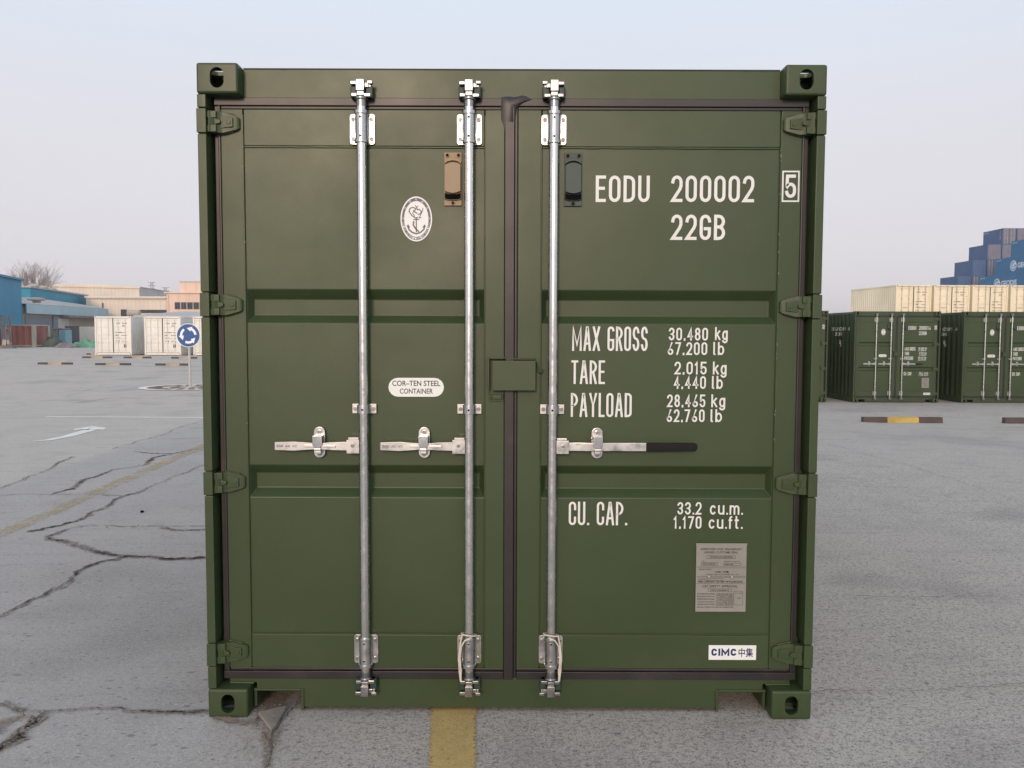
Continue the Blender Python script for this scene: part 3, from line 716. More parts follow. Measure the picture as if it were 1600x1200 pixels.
            c = MB(); zb = zc + dz*.110; Z = lambda a, b_: sorted((zb + dz*a, zb + dz*b_))
            c.turned(x0, yc, [(Z(-.030, 0)[0], .020), (Z(-.030, 0)[1], .020)]); z0_, z1_ = Z(-.003, .009); c.turned(x0, yc, [(z0_, .023), (z0_+.001, .0255), (z1_-.001, .0255), (z1_, .023)])
            for a, b_, ya, yb, za, zb_ in ((-.014, .014, .008, .054, .010, .066), (-.036, -.014, .010, .05, .006, .020), (-.038, -.014, .004, .05, .050, .064), (-.016, .016, .000, .02, .026, .070),
                                           (.014, .040, .006, .052, .004, .018), (.014, .032, .014, .052, .042, .060), (.026, .047, .008, .03, .054, .067), (.030, .040, .020, .05, .044, .058)):
                xa_, xb_ = sorted((x0 + s*a, x0 + s*b_)); c.box(xa_, xb_, ya, yb, *Z(za, zb_))
            c.build('cam_end', CAST, rod, bevel=.003)
            for a, b_ in ((-.041, -.017), (.018, .046)):
                c = MB(); xa_, xb_ = sorted((x0 + s*a, x0 + s*b_)); c.box(xa_, xb_, .022, .066, *Z(.004, .050)); c.build('cam_keeper', GREEN_DARK, rod, bevel=.005)
        b = MB(); zc = 1.252; b.box(x0-.048, x0-.022, .049, .0575, zc-.019, zc+.019); b.box(x0+.022, x0+.048, .049, .0575, zc-.019, zc+.019)
        b.tube([(x0-.024, .052, zc), (x0-.025, .030, zc)], .001, 4)
        ar_ = [(x0 + .0255*math.cos(R(q)), yc - .0255*math.sin(R(q))) for q in range(0, 181, 15)]; ar_ = [(x0+.0255, .056)] + ar_ + [(x0-.0255, .056)]
        ai_ = [(x0 + (q[0]-x0)*.86, q[1] + .0035 if 0 < i < len(ar_)-1 else q[1]) for i, q in enumerate(ar_)]
        vs = []
        for z in (zc-.0175, zc+.0175): vs += [(a, c_, z) for a, c_ in ar_] + [(a, c_, z) for a, c_ in ai_]
        k = len(ar_)
        b.add(vs, [(i, i+1, 2*k+i+1, 2*k+i) for i in range(k-1)] + [(k+i+1, k+i, 3*k+i, 3*k+i+1) for i in range(k-1)] + [(i+1, i, k+i, k+i+1) for i in range(k-1)] + [(2*k+i, 2*k+i+1, 3*k+i+1, 3*k+i) for i in range(k-1)])
        for q in (-.036, .036): b.disc((x0+q, zc), .0085, .044, .0495, 10, 2)
        b.disc((x0-.001, zc-.001), .005, .0035, .012, 10, 1)
        b.build('rod_guide', [ZINC, HOLE, BOLT], rod, bevel=.0015)
        # handle: s=1 reaches to the left, s=-1 to the right
        hz = 1.106; X = lambda a: x0 - s*a
        b = MB(); xa_, xb_ = sorted((X(.016), X(.066))); b.box(xa_, xb_, .012, .044, hz-.030, hz+.024); b.box(min(X(.018), X(.058)), max(X(.018), X(.058)), .010, .046, hz+.024, hz+.034)
        b.disc((X(.042), hz+.002), .0075, .006, .013, 12, 1)
        xl = .181                       # catch position from the rod
        if s > 0:
            stn = [(.060, .0175, .020), (.125, .0155, .018), (.155, .013, .016), (.205, .013, .016), (.235, .015, .016), (.275, .018, .016), (.352, .0155, .018), (.356, .013, .021)]
        else:
            stn = [(.060, .017, .022), (.10, .017, .024), (.135, .017, .018), (.215, .0165, .018), (.26, .0165, .022), (.31, .017, .020), (.374, .017, .020), (.376, .016, .021)]
        vs = []
        for a, hh, yy in stn: vs += [(X(a), yy, hz-hh-.002), (X(a), yy, hz+hh-.002), (X(a), yy+.014, hz+hh-.002), (X(a), yy+.014, hz-hh-.002)]
        b.add(vs, [(4*i+j, 4*i+(j+1) % 4, 4*i+4+(j+1) % 4, 4*i+4+j) for i in range(len(stn)-1) for j in range(4)] + [(0, 1, 2, 3), tuple(4*len(stn)-4+j for j in (3, 2, 1, 0))])
        if s > 0:
            b.prism([(X(.235), hz+.004), (X(.11), hz+.001), (X(.11), hz-.006), (X(.235), hz-.006)], .010, .018)
            for i in range(9):
                if i in (3, 6): continue
                xq = X(.345) + i*.0092; b.box(xq, xq+.002, .0135, .018, hz-.006, hz+.005); b.box(xq+.0035, xq+.0055, .0135, .018, hz-.006, hz+.005); b.box(xq+.0021, xq+.0034, .0135, .018, hz-.002, hz+.001)
        b.build('handle', [ZINC, BOLT], rod, bevel=.002)
        if s < 0:
            b = MB(); b.prism([(X(.376), hz-.0185), (X(.570), hz-.0165), (X(.577), hz-.011), (X(.578), hz), (X(.577), hz+.010), (X(.570), hz+.0145), (X(.376), hz+.0145)], .016, .036)
            b.build('handle_grip', BLACK, rod, bevel=.003)['label'] = 'black rubber sleeve'
        b = MB(); cx = X(xl)
        b.prism(stad(cx, hz+.010, .046, .126), .046, .0575)
        b.disc((cx, hz+.053), .0095, .040, .048, 12, 1); b.disc((cx, hz-.036), .0095, .040, .048, 12, 1)
        b.prism([(cx-.019, hz+.042), (cx-.019, hz+.004), (cx-.012, hz-.008), (cx+.012, hz-.008), (cx+.019, hz+.004), (cx+.019, hz+.042)], .004, .014, 2); b.box(cx-.017, cx+.017, .006, .044, hz+.030, hz+.040)
        b.box(cx-.014, cx+.014, .006, .016, hz-.020, hz-.008); b.box(cx-.012, cx+.012, .018, .046, hz-.034, hz-.020)
        b.box(cx-.026, cx-.018, .040, .05, hz+.026, hz+.034)
        b.build('handle_latch', [ZINC, BOLT, CHROME], rod, bevel=.004)
    # padlock box over the joint of the leaves
    b = MB(); b.box(-.073, .099, .018, .0245, 1.328, 1.447); b.box(-.073, .099, .0245, .0575, 1.440, 1.447); b.box(-.073, -.066, .0247, .046, 1.329, 1.4395); b.box(.092, .099, .0247, .0575, 1.329, 1.4395)
    bead(b, (-.02, .055, 1.452), (.10, .055, 1.452), .005)
    lb = b.build('lock_box', GREEN, root, bevel=.0025)
    b = MB(); b.tube([(.101, .05, 1.445), (.106, .045, 1.43), (.106, .04, 1.412), (.112, .036, 1.402), (.122, .036, 1.402), (.127, .038, 1.414)], .0035, 8); b.build('hook', GREEN, lb)
    b = MB(); b.box(-.0915, -.0845, .026, .0575, 1.334, 1.460); b.box(-.084, -.022, .026, .0575, 1.4535, 1.460); b.box(-.0895, -.083, .050, .0575, 1.31, 1.3335)
    for q in ((-.085, -.031, 1.309, 1.315), (-.085, -.031, 1.284, 1.290), (-.085, -.078, 1.2905, 1.3085), (-.036, -.030, 1.2905, 1.3085)): b.box(q[0], q[1], .048, .0578, q[2], q[3])
    b.box(-.0775, -.0365, .053, .0577, 1.2906, 1.3084)
    b.build('lock_bracket', GREEN, root, bevel=.002)
    # emblem
    ex, ez = -.377, 2.007; b = MB(); b.disc((ex, ez), .0628, .0615, .0625, 48, 0, .0885); em = b.build('emblem_decal', WHITE_FILM, root)
    b = MB(); n = 48
    ring = lambda a, c, k: (ex + a*math.cos(2*math.pi*k/n), .0611, ez + c*math.sin(2*math.pi*k/n))
    b.add([ring(.0575, .083, k) for k in range(n)] + [ring(.0485, .0705, k) for k in range(n)], [(k, (k+1) % n, n+(k+1) % n, n+k) for k in range(n)])
    F = face_front(.0611)
    SP = lambda pts, th: stroke_poly(b, [(ex + a, ez + c) for a, c in pts], False, th, F, 0)
    SP([(.0, .004), (.0, -.052)], .0045); SP([(-.012, -.002), (.012, -.002)], .004)
    SP([(-.034, -.028), (-.029, -.042), (-.016, -.053), (0, -.058), (.016, -.053), (.029, -.042), (.034, -.028)], .006)
    SP([(-.037, -.030), (-.033, -.024), (-.026, -.034)], .004); SP([(.037, -.030), (.033, -.024), (.026, -.034)], .004)
    SP([(.010, -.050), (-.003, -.038), (-.012, -.024), (-.010, -.008)], .006)
    SP([(.008, .006), (-.004, .004), (-.018, .014), (-.029, .030), (-.024, .042), (-.012, .046), (-.002, .040), (-.008, .028), (.004, .022)], .0042)
    SP([(-.006, .010), (-.014, .022), (-.010, .036)], .003); SP([(.002, .046), (.004, .036), (.012, .038), (.020, .030), (.016, .020), (.006, .018)], .004); SP([(.026, .044), (.025, .032), (.016, .014), (.012, .004), (.020, .006)], .003)
    SP([(-.004, .054), (.0, .046), (.008, .052)], .003)
    b.build('emblem_print', GREY_INK, em, smooth=0)
    b = MB(); txt = 'CHINA CLASSIFICATION SOCIETY'
    def along(ch, ang, w, h):
        a = R(ang); cx, cz = ex + .053*math.cos(a), ez + .0768*math.sin(a); tg = math.atan2(.0768*math.cos(a), -.053*math.sin(a)); return cx, cz, tg
    for i, ch in enumerate(txt):
        if ch == ' ': continue
        cx, cz, tg = along(ch, 192 + 156*i/(len(txt)-1), 0, 0); ftext(b, ch, cx-.0024, cx+.0024, cz-.0036, cz+.0036, .0608, tg)
    for i, ch in enumerate('中国船级社'):
        cx, cz, tg = along(ch, 146 - 112*i/4, 0, 0); ftext(b, ch, cx-.0042, cx+.0042, cz-.0042, cz+.0042, .0608, tg + math.pi)
    for a in (178, 2): cx, cz, tg = along('', a, 0, 0); b.add([(cx + .0022*math.cos(k*1.2566), .0608, cz + .0022*math.sin(k*1.2566)) for k in range(5)], [(0, 1, 2, 3, 4)])
    b.build('emblem_lettering', WHITE_FILM, em, smooth=0)
    # steel notice
    cx, cz = -.380, 1.3375; b = MB(); b.prism([(z, x) for x, z in stad(cz, cx, .076, .223)][::-1], .0618, .0628); nd = b.build('notice_decal', WHITE_FILM, root)
    b = MB(); ftext(b, 'COR–TEN STEEL', cx-.096, cx+.097, cz+.005, cz+.027, .0613, bold=.012); ftext(b, 'CONTAINER', cx-.066, cx+.067, cz-.026, cz-.005, .0613, bold=.012); b.build('notice_lettering', DARK_INK, nd, smooth=0)
    # approval plate
    x0, x1, z0, z1 = .756, .961, .424, .706; b = MB(); b.box(x0, x1, .058, .0625, z0, z1); b.box(x0-.002, x1+.002, .0555, .0578, z1-.004, z1+.001); pl = b.build('data_plate', PLATE, root, bevel=.001)
    b = MB(); S = lambda q: (x0 + (q[0]-85)/(850-85)*(x1-x0), z1 - (q[1]-70)/(1155-70)*(z1-z0))
    def T(s, a, c, d, f): p, q = S((a, f)), S((c, d)); ftext(b, s, p[0], q[0], p[1], q[1], .0572, bold=.012)
    def BX(a, c, d, f, th=.0011): stroke_poly(b, [S((a, c)), S((d, c)), S((d, f)), S((a, f))], True, th, face_front(.0573), 0)
    def LN(c): stroke_poly(b, [S((95, c)), S((838, c))], False, .0009, face_front(.0573), 0)
    T('APPROVED FOR TRANSPORT', 145, 780, 142, 175); T('UNDER CUSTOMS SEAL', 200, 720, 192, 225); BX(245, 262, 680, 305); T('CHN/CCS/244/2022', 290, 640, 270, 297)
    T('TYPE', 165, 210, 343, 357); BX(160, 372, 408, 415); T('2022-08-05', 180, 375, 382, 405); T('MANUFACTURER NO', 510, 745, 345, 360); BX(505, 380, 760, 415); T('CB01-08', 515, 640, 388, 410); LN(437); LN(455)
    T('MANUFACTURED BY', 130, 325, 470, 488); T('CIMC 中集', 368, 585, 500, 537); T('TIANJIN CIMC CONTAINER CO., LTD', 240, 735, 553, 574); LN(590); LN(605)
    T('OWNER NO', 110, 235, 628, 645); BX(250, 622, 495, 650); T('TIMBER COMPONENT TREATMENT IM/TAILEUM 300/2022', 110, 800, 658, 690); LN(705)
    T('CSC SAFETY APPROVAL', 185, 720, 728, 765); BX(275, 788, 632, 830); T('CN/CCS/6668/22', 310, 590, 798, 822); BX(668, 825, 802, 1045)
    for i, s in enumerate(('DATE MANUFACTURED', 'IDENTIFICATION NO', 'MAXIMUM OPERATING GROSS MASS', 'ALLOWABLE STACKING LOAD 1.8G', 'TRANSVERSE RACKING TEST FORCE')):
        T(s, 110, 375, 858+42*i, 880+42*i); BX(395, 856+42*i, 655, 888+42*i, .0009); T(('2022', 'CB01-08', '30 480 KG  67 200 LB', '216 000 KG', '150 KN')[i], 415, 640, 864+42*i, 880+42*i)
    T('END WALL STRENGTH 0.4P, SIDE WALL STRENGTH 0.6P', 110, 660, 1072, 1095); T('1ST EXAM', 685, 790, 848, 864); T('2027', 720, 775, 925, 945)
    b.build('plate_lettering', DARK_INK, pl, smooth=0)
    b = MB(); 
    for q in ((285, 600), (632, 600)): c = S(q); b.disc(c, .0048, .052, .058, 12)
    b.build('rivet', ZINC, pl, bevel=.001)
    # maker's decal
    x0, x1, z0, z1 = .814, 1.008, .223, .284; b = MB(); b.box(x0, x1, .0592, .0602, z0, z1); md = b.build('maker_decal', WHITE_FILM, root)
    b = MB(); letters(b, 'CIMC', x0+.011, x0+.113, z0+.017, z0+.047, .0078, face_front(.0588), .22); ftext(b, '中集', x0+.122, x0+.182, z0+.012, z0+.050, .0588, bold=.012); b.build('maker_lettering', NAVY_INK, md, smooth=0)
    return root
def side_letters(root, digits, check):
    put = lambda p, k: (-(1.216 - corr(p.x)) , p.x, p.y)
    b = MB()
    # reading from the far end towards the doors, so that the text runs against y
    def row(s, y0, y1, z0, z1, th):
        q = MB(); letters(q, s, -y1, -y0, z0, z1, th, lambda p, k: (-(1.2155 + .0006*k - corr(-p.x)), -p.x, p.y), .26, .02); b.add(q.v, q.f)
    row('EODU ' + digits + ' ' + check, .42, 1.75, 2.05, 2.15, .018); row('22GB', .95, 1.45, 1.90, 2.0, .018)
    row('2', 1.05, 1.12, 1.66, 1.76, .016); row('5', 1.00, 1.07, 1.58, 1.66, .016)
    b.build('side_lettering', LETTER, sub(root, 'side_wall'), smooth=0)

near = make_green()
far1 = copy_tree(near)          # the row of three to the right
side_letters(far1, '200016', '0')
def renumber(root, digits, check):
    par = sub(root, 'number_lettering').parent
    for new, nm in zip(number_mesh(par, digits, check), ('number_lettering', 'check_digit')):
        old = sub(root, nm); old.data = new.data; bpy.data.objects.remove(new)
renumber(far1, '200016', '0')
far2 = copy_tree(near); renumber(far2, '200019', '2')
far3 = copy_tree(near); renumber(far3, '200015', '4')
side_letters(far3, '200015', '4')
def seat(o, x, y): o.location = (x, y, gz(x, y)); o.rotation_euler = (0, 0, 0)
seat(far1, 10.93, 20.35); seat(far2, 7.76, 20.40); seat(far3, 14.02, 20.35)
far1['label'] = 'green container number 200016 in the row behind a brown and yellow wheel stop'
far2['label'] = 'green container of the row mostly hidden behind the right edge of the near container'
far3['label'] = 'green container at the right end of the row, cut off by the picture edge'

for o_ in (far1, far2, far3):
    for d_ in [c for c in o_.children if c.name.startswith('door')]:
        for v_ in d_.children:
            if v_.name.startswith('vent_cover'):
                v_.material_slots[0].link = 'OBJECT'; v_.material_slots[0].material = GREEN_DARK; v_['label'] = 'dark green vent cover'

# seal cords tied round the rod brackets
for x0, s, lab in ((-.1655, -1, 'white cord looped round the foot of the middle locking rod'), (.1665, 1, 'white cord looped round the foot of the right-hand locking rod')):
    b = MB(); ring = [(x0 + .0315*math.cos(R(a)), .031 - .0315*math.sin(R(a)), .336 + .006*math.sin(R(a*1.0)) - .004*math.cos(R(a))) for a in range(0, 361, 20)]
    b.tube(ring, .0027, 8)
    xs2 = x0 + s*.030
    b.tube([(x0 - s*.010, .001, .334), (x0 + s*.016, -.002, .322), (xs2, .006, .296), (xs2 + s*.006, .012, .25), (xs2 + s*.003, .014, .20), (xs2 + s*.002, .016, .150)], .0029, 8)
    b.tube([(xs2 - s*.003, .009, .34), (xs2 + s*.004, .008, .31), (xs2 + s*.011, .012, .25), (xs2 + s*.009, .015, .19), (xs2 + s*.004, .016, .146)], .0029, 8)
    b.tube([(xs2 + s*.001, .015, .20), (xs2 + s*.004, .014, .17), (xs2 + s*.003, .016, .150)], [.0035, .0046, .004], 8)
    tag(b.build('seal_cord', ROPE), lab, 'cord', 'cords on the locking rods')

# ------------------------------------------------------------------ generic freight containers further off
def corr_wall(mb, f, a, b, z0, z1, m=0):
    ys_ = corr_ys(a, b); vs = []
    for y in ys_: vs += [f(y, corr(y), z0), f(y, corr(y), z1)]
    mb.add(vs, [(2*i, 2*i+2, 2*i+3, 2*i+1) for i in range(len(ys_)-1)], m)
def freight(name, label, group, mats, L_, H_, ribs=4, letter=None, deco=None, cat='shipping container'):
    """mats: side, end, frame, rod"""
    side, end, frm, rodm = mats
    root = thing(name, label, cat, (0, 0, 0), 0, group)
    b = MB()
    for sx in (-1, 1):
        xa = lambda p, q: sorted((sx*p, sx*q))
        for ya, yb in ((.0, .1), (L_-.1, L_)): b.box(*xa(1.11, 1.217), ya+.004, yb-.004, .118, H_-.118)
        b.box(*xa(1.15, 1.217), .1785, L_-.1785, H_-.10, H_-.01); b.box(*xa(1.15, 1.217), .1785, L_-.1785, .02, .17)
    for ya, yb in ((.012, .09), (L_-.09, L_-.012)):
        b.box(-1.057, 1.057, ya, yb, H_-.115, H_-.006); b.box(-1.057, 1.057, ya, yb, .017, .145)
    b.build('frame', frm, root, bevel=.006)
    b = MB()
    for sx in (-1, 1):
        xa = lambda p, q: sorted((sx*p, sx*q))
        for ya in (0, L_-.178):
            for z in (0, H_-.118):
                b.box(*xa(1.057, 1.219), ya, ya+.178, z, z+.118)
                yy = -.001 if ya == 0 else L_-.002
                b.prism(stad(sx*1.138, z+.059, .05, .078), yy, yy+.003, 1)
    b.build('corner_casting', [frm, HOLE], root, bevel=.0)
    for sx in (-1, 1):
        b = MB(); corr_wall(b, lambda y, c, z: (sx*(1.205-c), y, z), .09, L_-.09, .17, H_-.10); w = b.build('side_wall', side, root, smooth=0)
        if sx < 0 and deco: deco(w, H_, L_)
    b = MB(); b.box(-1.15, 1.15, .09, L_-.09, H_-.035, H_-.025); b.build('roof_panel', side, root)
    b = MB(); b.box(-1.15, 1.15, .09, L_-.09, .13, .16); b.build('floor', frm, root)
    b = MB(); corr_wall(b, lambda y, c, z: (y, L_-.03-c, z), -1.11, 1.11, .145, H_-.115); b.build('end_wall', end, root, smooth=0)
    for s in (-1, 1):
        b = MB(); x0, x1 = (-1.10, -.035) if s < 0 else (.035, 1.10); z0, z1 = .17, H_-.14
        b.box(x0, x0+.08, .03, .09, z0, z1); b.box(x1-.08, x1, .03, .09, z0, z1); b.box(x0+.08, x1-.08, .031, .09, z1-.10, z1); b.box(x0+.08, x1-.08, .031, .09, z0, z0+.10)
        zz = [z0+.10 + (z1-z0-.2)*i/(ribs) for i in range(ribs+1)]
        for i in range(ribs):
            b.box(x0+.08, x1-.08, .045, .09, zz[i]+.045, zz[i+1]-.045)
            b.box(x0+.08, x1-.08, .075, .09, zz[i], zz[i]+.045); b.box(x0+.08, x1-.08, .076, .09, zz[i+1]-.045, zz[i+1])
        d = b.build('door', end, root, bevel=.004)
        b = MB(); b.box(*((x1+.001, -.001) if s < 0 else (.001, x0-.001)), .05, .095, z0, z1); xo = (-1.112, -1.101) if s < 0 else (1.101, 1.112); b.box(*xo, .05, .09, z0, z1)
        b.box(x0, x1, .05, .09, z1+.001, z1+.02); b.box(x0, x1, .05, .09, z0-.02, z0-.001); b.build('door_gasket', RUBBER, d)
        if letter and s > 0:
            ink, num = letter; b = MB(); F = face_front(.0285)
            letters(b, num[0], .22, .48, H_-.52, H_-.42, .018, face_front(.042), .26); letters(b, num[1], .56, .92, H_-.52, H_-.42, .018, face_front(.042), .26); letters(b, '22G1', .60, .84, H_-.68, H_-.59, .018, face_front(.042), .26)
            for i, wd_ in enumerate(('MAX GROSS', 'TARE', 'PAYLOAD', 'CU CAP')):
                z = H_-1.12-.19*i; letters(b, wd_, .16, .16+.045*len(wd_), z, z+.08, .013, face_front(.042), .24)
                letters(b, '30,480 kg', .55, .88, z+.01, z+.06, .010, face_front(.042), .24)
            b.build('door_lettering', ink, d, smooth=0)
            b = MB(); b.box(.70, .86, .040, .046, .5, .72); b.build('data_plate', DARK_INK, d)
    for x in (-.80, -.32, .32, .80):
        b = MB(); b.rod((x, .012, .06), (x, .012, H_-.05), .017, 8)
        for z in (.09, .30, .9, H_-.9, H_-.30, H_-.085): b.box(x-.045, x+.045, .0, .03, z-.03, z+.03)
        sg = 1 if x in (-.80, .32) else -1
        b.box(*sorted((x, x + sg*.38)), -.004, .012, 1.10, 1.13)
        b.build('lock_rod', rodm, root)
    return root
def cmat(name, c, **k):
    k.setdefault('rough', .5); k.setdefault('var', .1); k.setdefault('vs', .5); return paint(name, c, bump=.0, **k)
IVORY = cmat('ivory_paint', (.77, .765, .715), dirt=(.45, .40, .32), dirt_amt=.25)
CREAM = cmat('cream_paint', (.82, .74, .55))
NAVY = cmat('navy_paint', (.044, .105, .235)); NAVY_SKYLIT = cmat('navy_skylit_end', (.16, .16, .215)); BLUE = cmat('blue_paint', (.016, .15, .31))  # the greyed navy: sky glare on the stack's ends, put into the colour
RODS = cmat('dull_zinc', (.42, .41, .39), rough=.45); RODW = cmat('pale_zinc', (.62, .60, .58), rough=.45)
iv = None
for i, (u0, lab) in enumerate(((148.5, 'ivory container, leftmost of the three in front of the cream warehouse'),
                               (225.8, 'ivory container in the middle of the three, left of the round blue sign'),
                               (302.0, 'ivory container largely hidden behind the round blue sign and the near container'))):
    if iv is None: iv = freight('shipping_container', lab, 'ivory shipping containers', (IVORY, IVORY, IVORY, IVORY), Ln, 2.591, 4, (DARK_INK, ('CICU', '982468'))); o = iv
    else: o = copy_tree(iv); o['label'] = lab
    x = at(u0, 530, 55.8).x; o.location = (x + 1.219, 52.5, .02)
cr_ = None; xc = at(1399, 445, 54.6).x
def ground_under(x, y): return gz(x, y)
for i in range(6):
    for tier in (0, 1):
        if cr_ is None: cr_ = freight('shipping_container', 'x', 'cream shipping containers', (CREAM, CREAM, CREAM, RODS), Ln, 2.591, 4, (GREY_INK, ('EIDU', '210145'))); o = cr_
        else: o = copy_tree(cr_)
        o.location = (xc + 1.219 + 2.50*i, 51.3, -.38 + tier*2.592); o.rotation_euler = (0, 0, R(4.5))
        where = ('leftmost', 'second from the left', 'third from the left', 'fourth from the left', 'fifth from the left', 'sixth from the left')[i]
        o['label'] = ('cream container on the upper tier above the green row, ' if tier else 'cream container under the upper tier behind the green row, ') + where
def geo_logo(w, H_, L_):
    put = lambda p, k: (-(1.2095 + .002*k), -p.x, p.y); z = H_*.5; yl = L_-5.0
    b = MB()
    b.add([put(Vector((-yl + .85*math.cos(2*math.pi*i/24), z + .85*math.sin(2*math.pi*i/24))), 0) for i in range(24)], [tuple(range(24))])
    ftext(b, 'GEODIS', -yl+1.1, -yl+5.2, z-.42, z+.42, 0, 0, put, bold=.03)
    ftext(b, 'GEODIS', -L_+.35, -L_+1.7, H_-.42, H_-.22, 0, 0, put)
    b.build('side_lettering', WHITE_FILM, w, smooth=0)
    b = MB()
    S_ = lambda pts, th, k: stroke_poly(b, [(-yl + a, z + c) for a, c in pts], False, th, put, k)
    S_(arc(0, 0, .62, .62, 60, 330, 14), .16, 2); S_([(.60, -.28), (.60, .05), (.15, .05)], .16, 3); S_(arc(.1, .1, .3, .35, 80, 300, 9), .12, 4)
    b.build('side_emblem', BLUE, w, smooth=0)
def small_mark(w, H_, L_):
    put = lambda p, k: (-(1.2095 + .002*k), -p.x, p.y); b = MB()
    ftext(b, 'GEODIS', -L_+.30, -L_+1.75, H_-.50, H_-.22, 0, 0, put)
    for i in range(6): ftext(b, '304518'[i], -.85, -.62, H_-.55-.28*i, H_-.35-.28*i, 0, 0, put)
    b.build('side_lettering', RODW, w, smooth=0)
HC = 2.80
na = freight('shipping_container', 'x', 'navy stacked containers', (NAVY, NAVY_SKYLIT, NAVY, RODW), Ln, HC, 4, None, small_mark)  # ends carry the sky glare in their colour
nb = freight('shipping_container', 'x', 'navy stacked containers', (NAVY, NAVY, NAVY, RODW), Ln, HC, 4, None, small_mark)
ga = freight('shipping_container', 'x', 'blue stacked containers', (BLUE, NAVY, BLUE, RODW), 12.192, 2.896, 4, None, geo_logo)
D1 = 148.0; xt = at(1567.0, 357, D1).x; first = {}
ORD = ('bottom', 'second', 'third', 'fourth', 'fifth', 'sixth', 'top')
zb = 1.555 + 165*D1/FPX - 7*HC - .0
for tier in range(7):
    for c in range(7 - tier + 1):
        lead = tier >= 3
        if tier < 3 and c > 0 : 
            pass
        x = xt + 1.219 - (6 - tier)*2.545 + c*2.545
        if x > 100: continue
        turned = (tier, c) in ((5, 0), (5, 1), (4, 0), (3, 0), (6, 1))
        src = nb if (tier, c) in ((4, 0), (3, 0)) else na
        key = id(src)
        if key not in first: first[key] = 1; o = src
        else: o = copy_tree(src)
        y = D1 - 3.27
        if turned:
            o.rotation_euler = (0, 0, math.pi); o.location = (x, y + Ln, zb + tier*(HC+.002))
        else:
            o.rotation_euler = (0, 0, 0); o.location = (x, y, zb + tier*(HC+.002))
        col = ('outermost', 'second in', 'third in', 'fourth in', 'fifth in', 'sixth in', 'seventh in')[c] if c < 7 else 'eighth in'
        o['label'] = 'navy container, %s layer of the stepped stack beyond the cream ones, %s' % (ORD[tier], col)
        if lead and turned: 
            # a turned container shows its bare wall on the left too
            pass
gx = at(1580, 380, 138).x; k = 0
for tier in range(6):
    for c in range(2):
        x = gx + 1.219 - (5 - tier)*2.50 + c*2.5 + (0 if c == 0 else 0)
        if tier < 3 and c: continue
        if k == 0: o = ga
        else: o = copy_tree(ga)
        k += 1; o.location = (x, 138 - 12.192 - 3.27, -.5 + tier*2.898)
        o['label'] = 'bright blue container with round white side emblem, %s layer of its stack, %s' % (ORD[tier] if tier < 5 else 'topmost', 'outer' if c == 0 else 'inner')

# ------------------------------------------------------------------ wheel stops, roundabout sign
STOP_D = paint('dark_rubber_stop', (.075, .055, .052), .8, .2, 6); STOP_Y = paint('yellow_stop', (.46, .33, .09), .75, .22, 5, dirt=(.2, .16, .1), dirt_amt=.6); STOP_TAN = paint('worn_yellow_stop', (.42, .33, .19), .8, .25, 5, dirt=(.2, .16, .12), dirt_amt=.6)
stop0 = None
def wheel_stop(u, v, length, lab, rz=0, hz=.125):
    global stop0
    p = on_ground(u, v)
    if stop0 is None:
        b = MB(); pr = [(-.09, 0), (.09, 0), (.075, .03), (.055, 1), (-.055, 1), (-.075, .03)]
        for a, c, m in ((-.5, -.2, 0), (-.199, .199, 1), (.2, .5, 0)):
            b.prism([(q[0], q[1]*.125) for q in pr], a*1.0, c*1.0, m, ax='x')
        b.box(-.501, -.46, -.06, .06, .02, .115, 0)
        stop0 = b.build('wheel_stop', [STOP_D, STOP_Y], bevel=.006); o = stop0
    else: o = stop0.copy(); COL.objects.link(o)
    if v < 600:
        o.material_slots[1].link = 'OBJECT'; o.material_slots[1].material = STOP_TAN; hz = .10
    o.scale = (length, 1, hz/.125); o.location = p; o.rotation_euler = (0, 0, rz)
    return tag(o, lab, 'wheel stop', 'wheel stops on the yard')
wheel_stop(1409, 660.5, 1.72, 'brown and yellow wheel stop on the ground before green container 200016')
wheel_stop(1630, 661.5, 1.72, 'brown and yellow wheel stop cut off by the right picture edge')
wheel_stop(86.5, 569.5, 1.62, 'black and yellow wheel stop alone on open ground, leftmost of the three in a line')
wheel_stop(177, 570.6, 1.64, 'black and yellow wheel stop in the middle of the three in a line')
wheel_stop(270.5, 571.2, 1.62, 'black and yellow wheel stop beside the pole of the round blue sign')
wheel_stop(152, 559.5, 1.75, 'black and yellow wheel stop under the front of the leftmost ivory container')
wheel_stop(215, 559.8, 1.6, 'black and yellow wheel stop between the first two ivory containers')
wheel_stop(288, 560.4, 1.5, 'black and yellow wheel stop under the middle ivory container')
wheel_stop(147, 554.2, 1.0, 'low dark wheel stop just left of the leftmost ivory container')
c = on_ground(297, 605.3)
SIGN_BLUE = paint('sign_blue', (.006, .085, .27), .4, .05); SIGN_WHITE = paint('sign_white', (.82, .84, .86), .4, .03); POLE = paint('grey_pole', (.46, .46, .46), .45, .06)
sg = thing('road_sign', 'round blue roundabout sign with three white circling arrows on a grey pole', 'road sign', c)
b = MB(); b.rod((0, 0, .02), (0, 0, 1.80), .036, 16); b.turned(0, 0, [(0.0, .10), (.025, .10), (.026, .05)], 16); b.build('pole', POLE, sg)
zc = 1.47; b = MB(); b.disc((0, zc), .335, -.052, -.040, 48); dk = b.build('sign_disc', SIGN_WHITE, sg, bevel=.002)
b = MB(); b.disc((0, zc), .318, -.0535, -.051, 48); b.build('sign_face', SIGN_BLUE, dk)
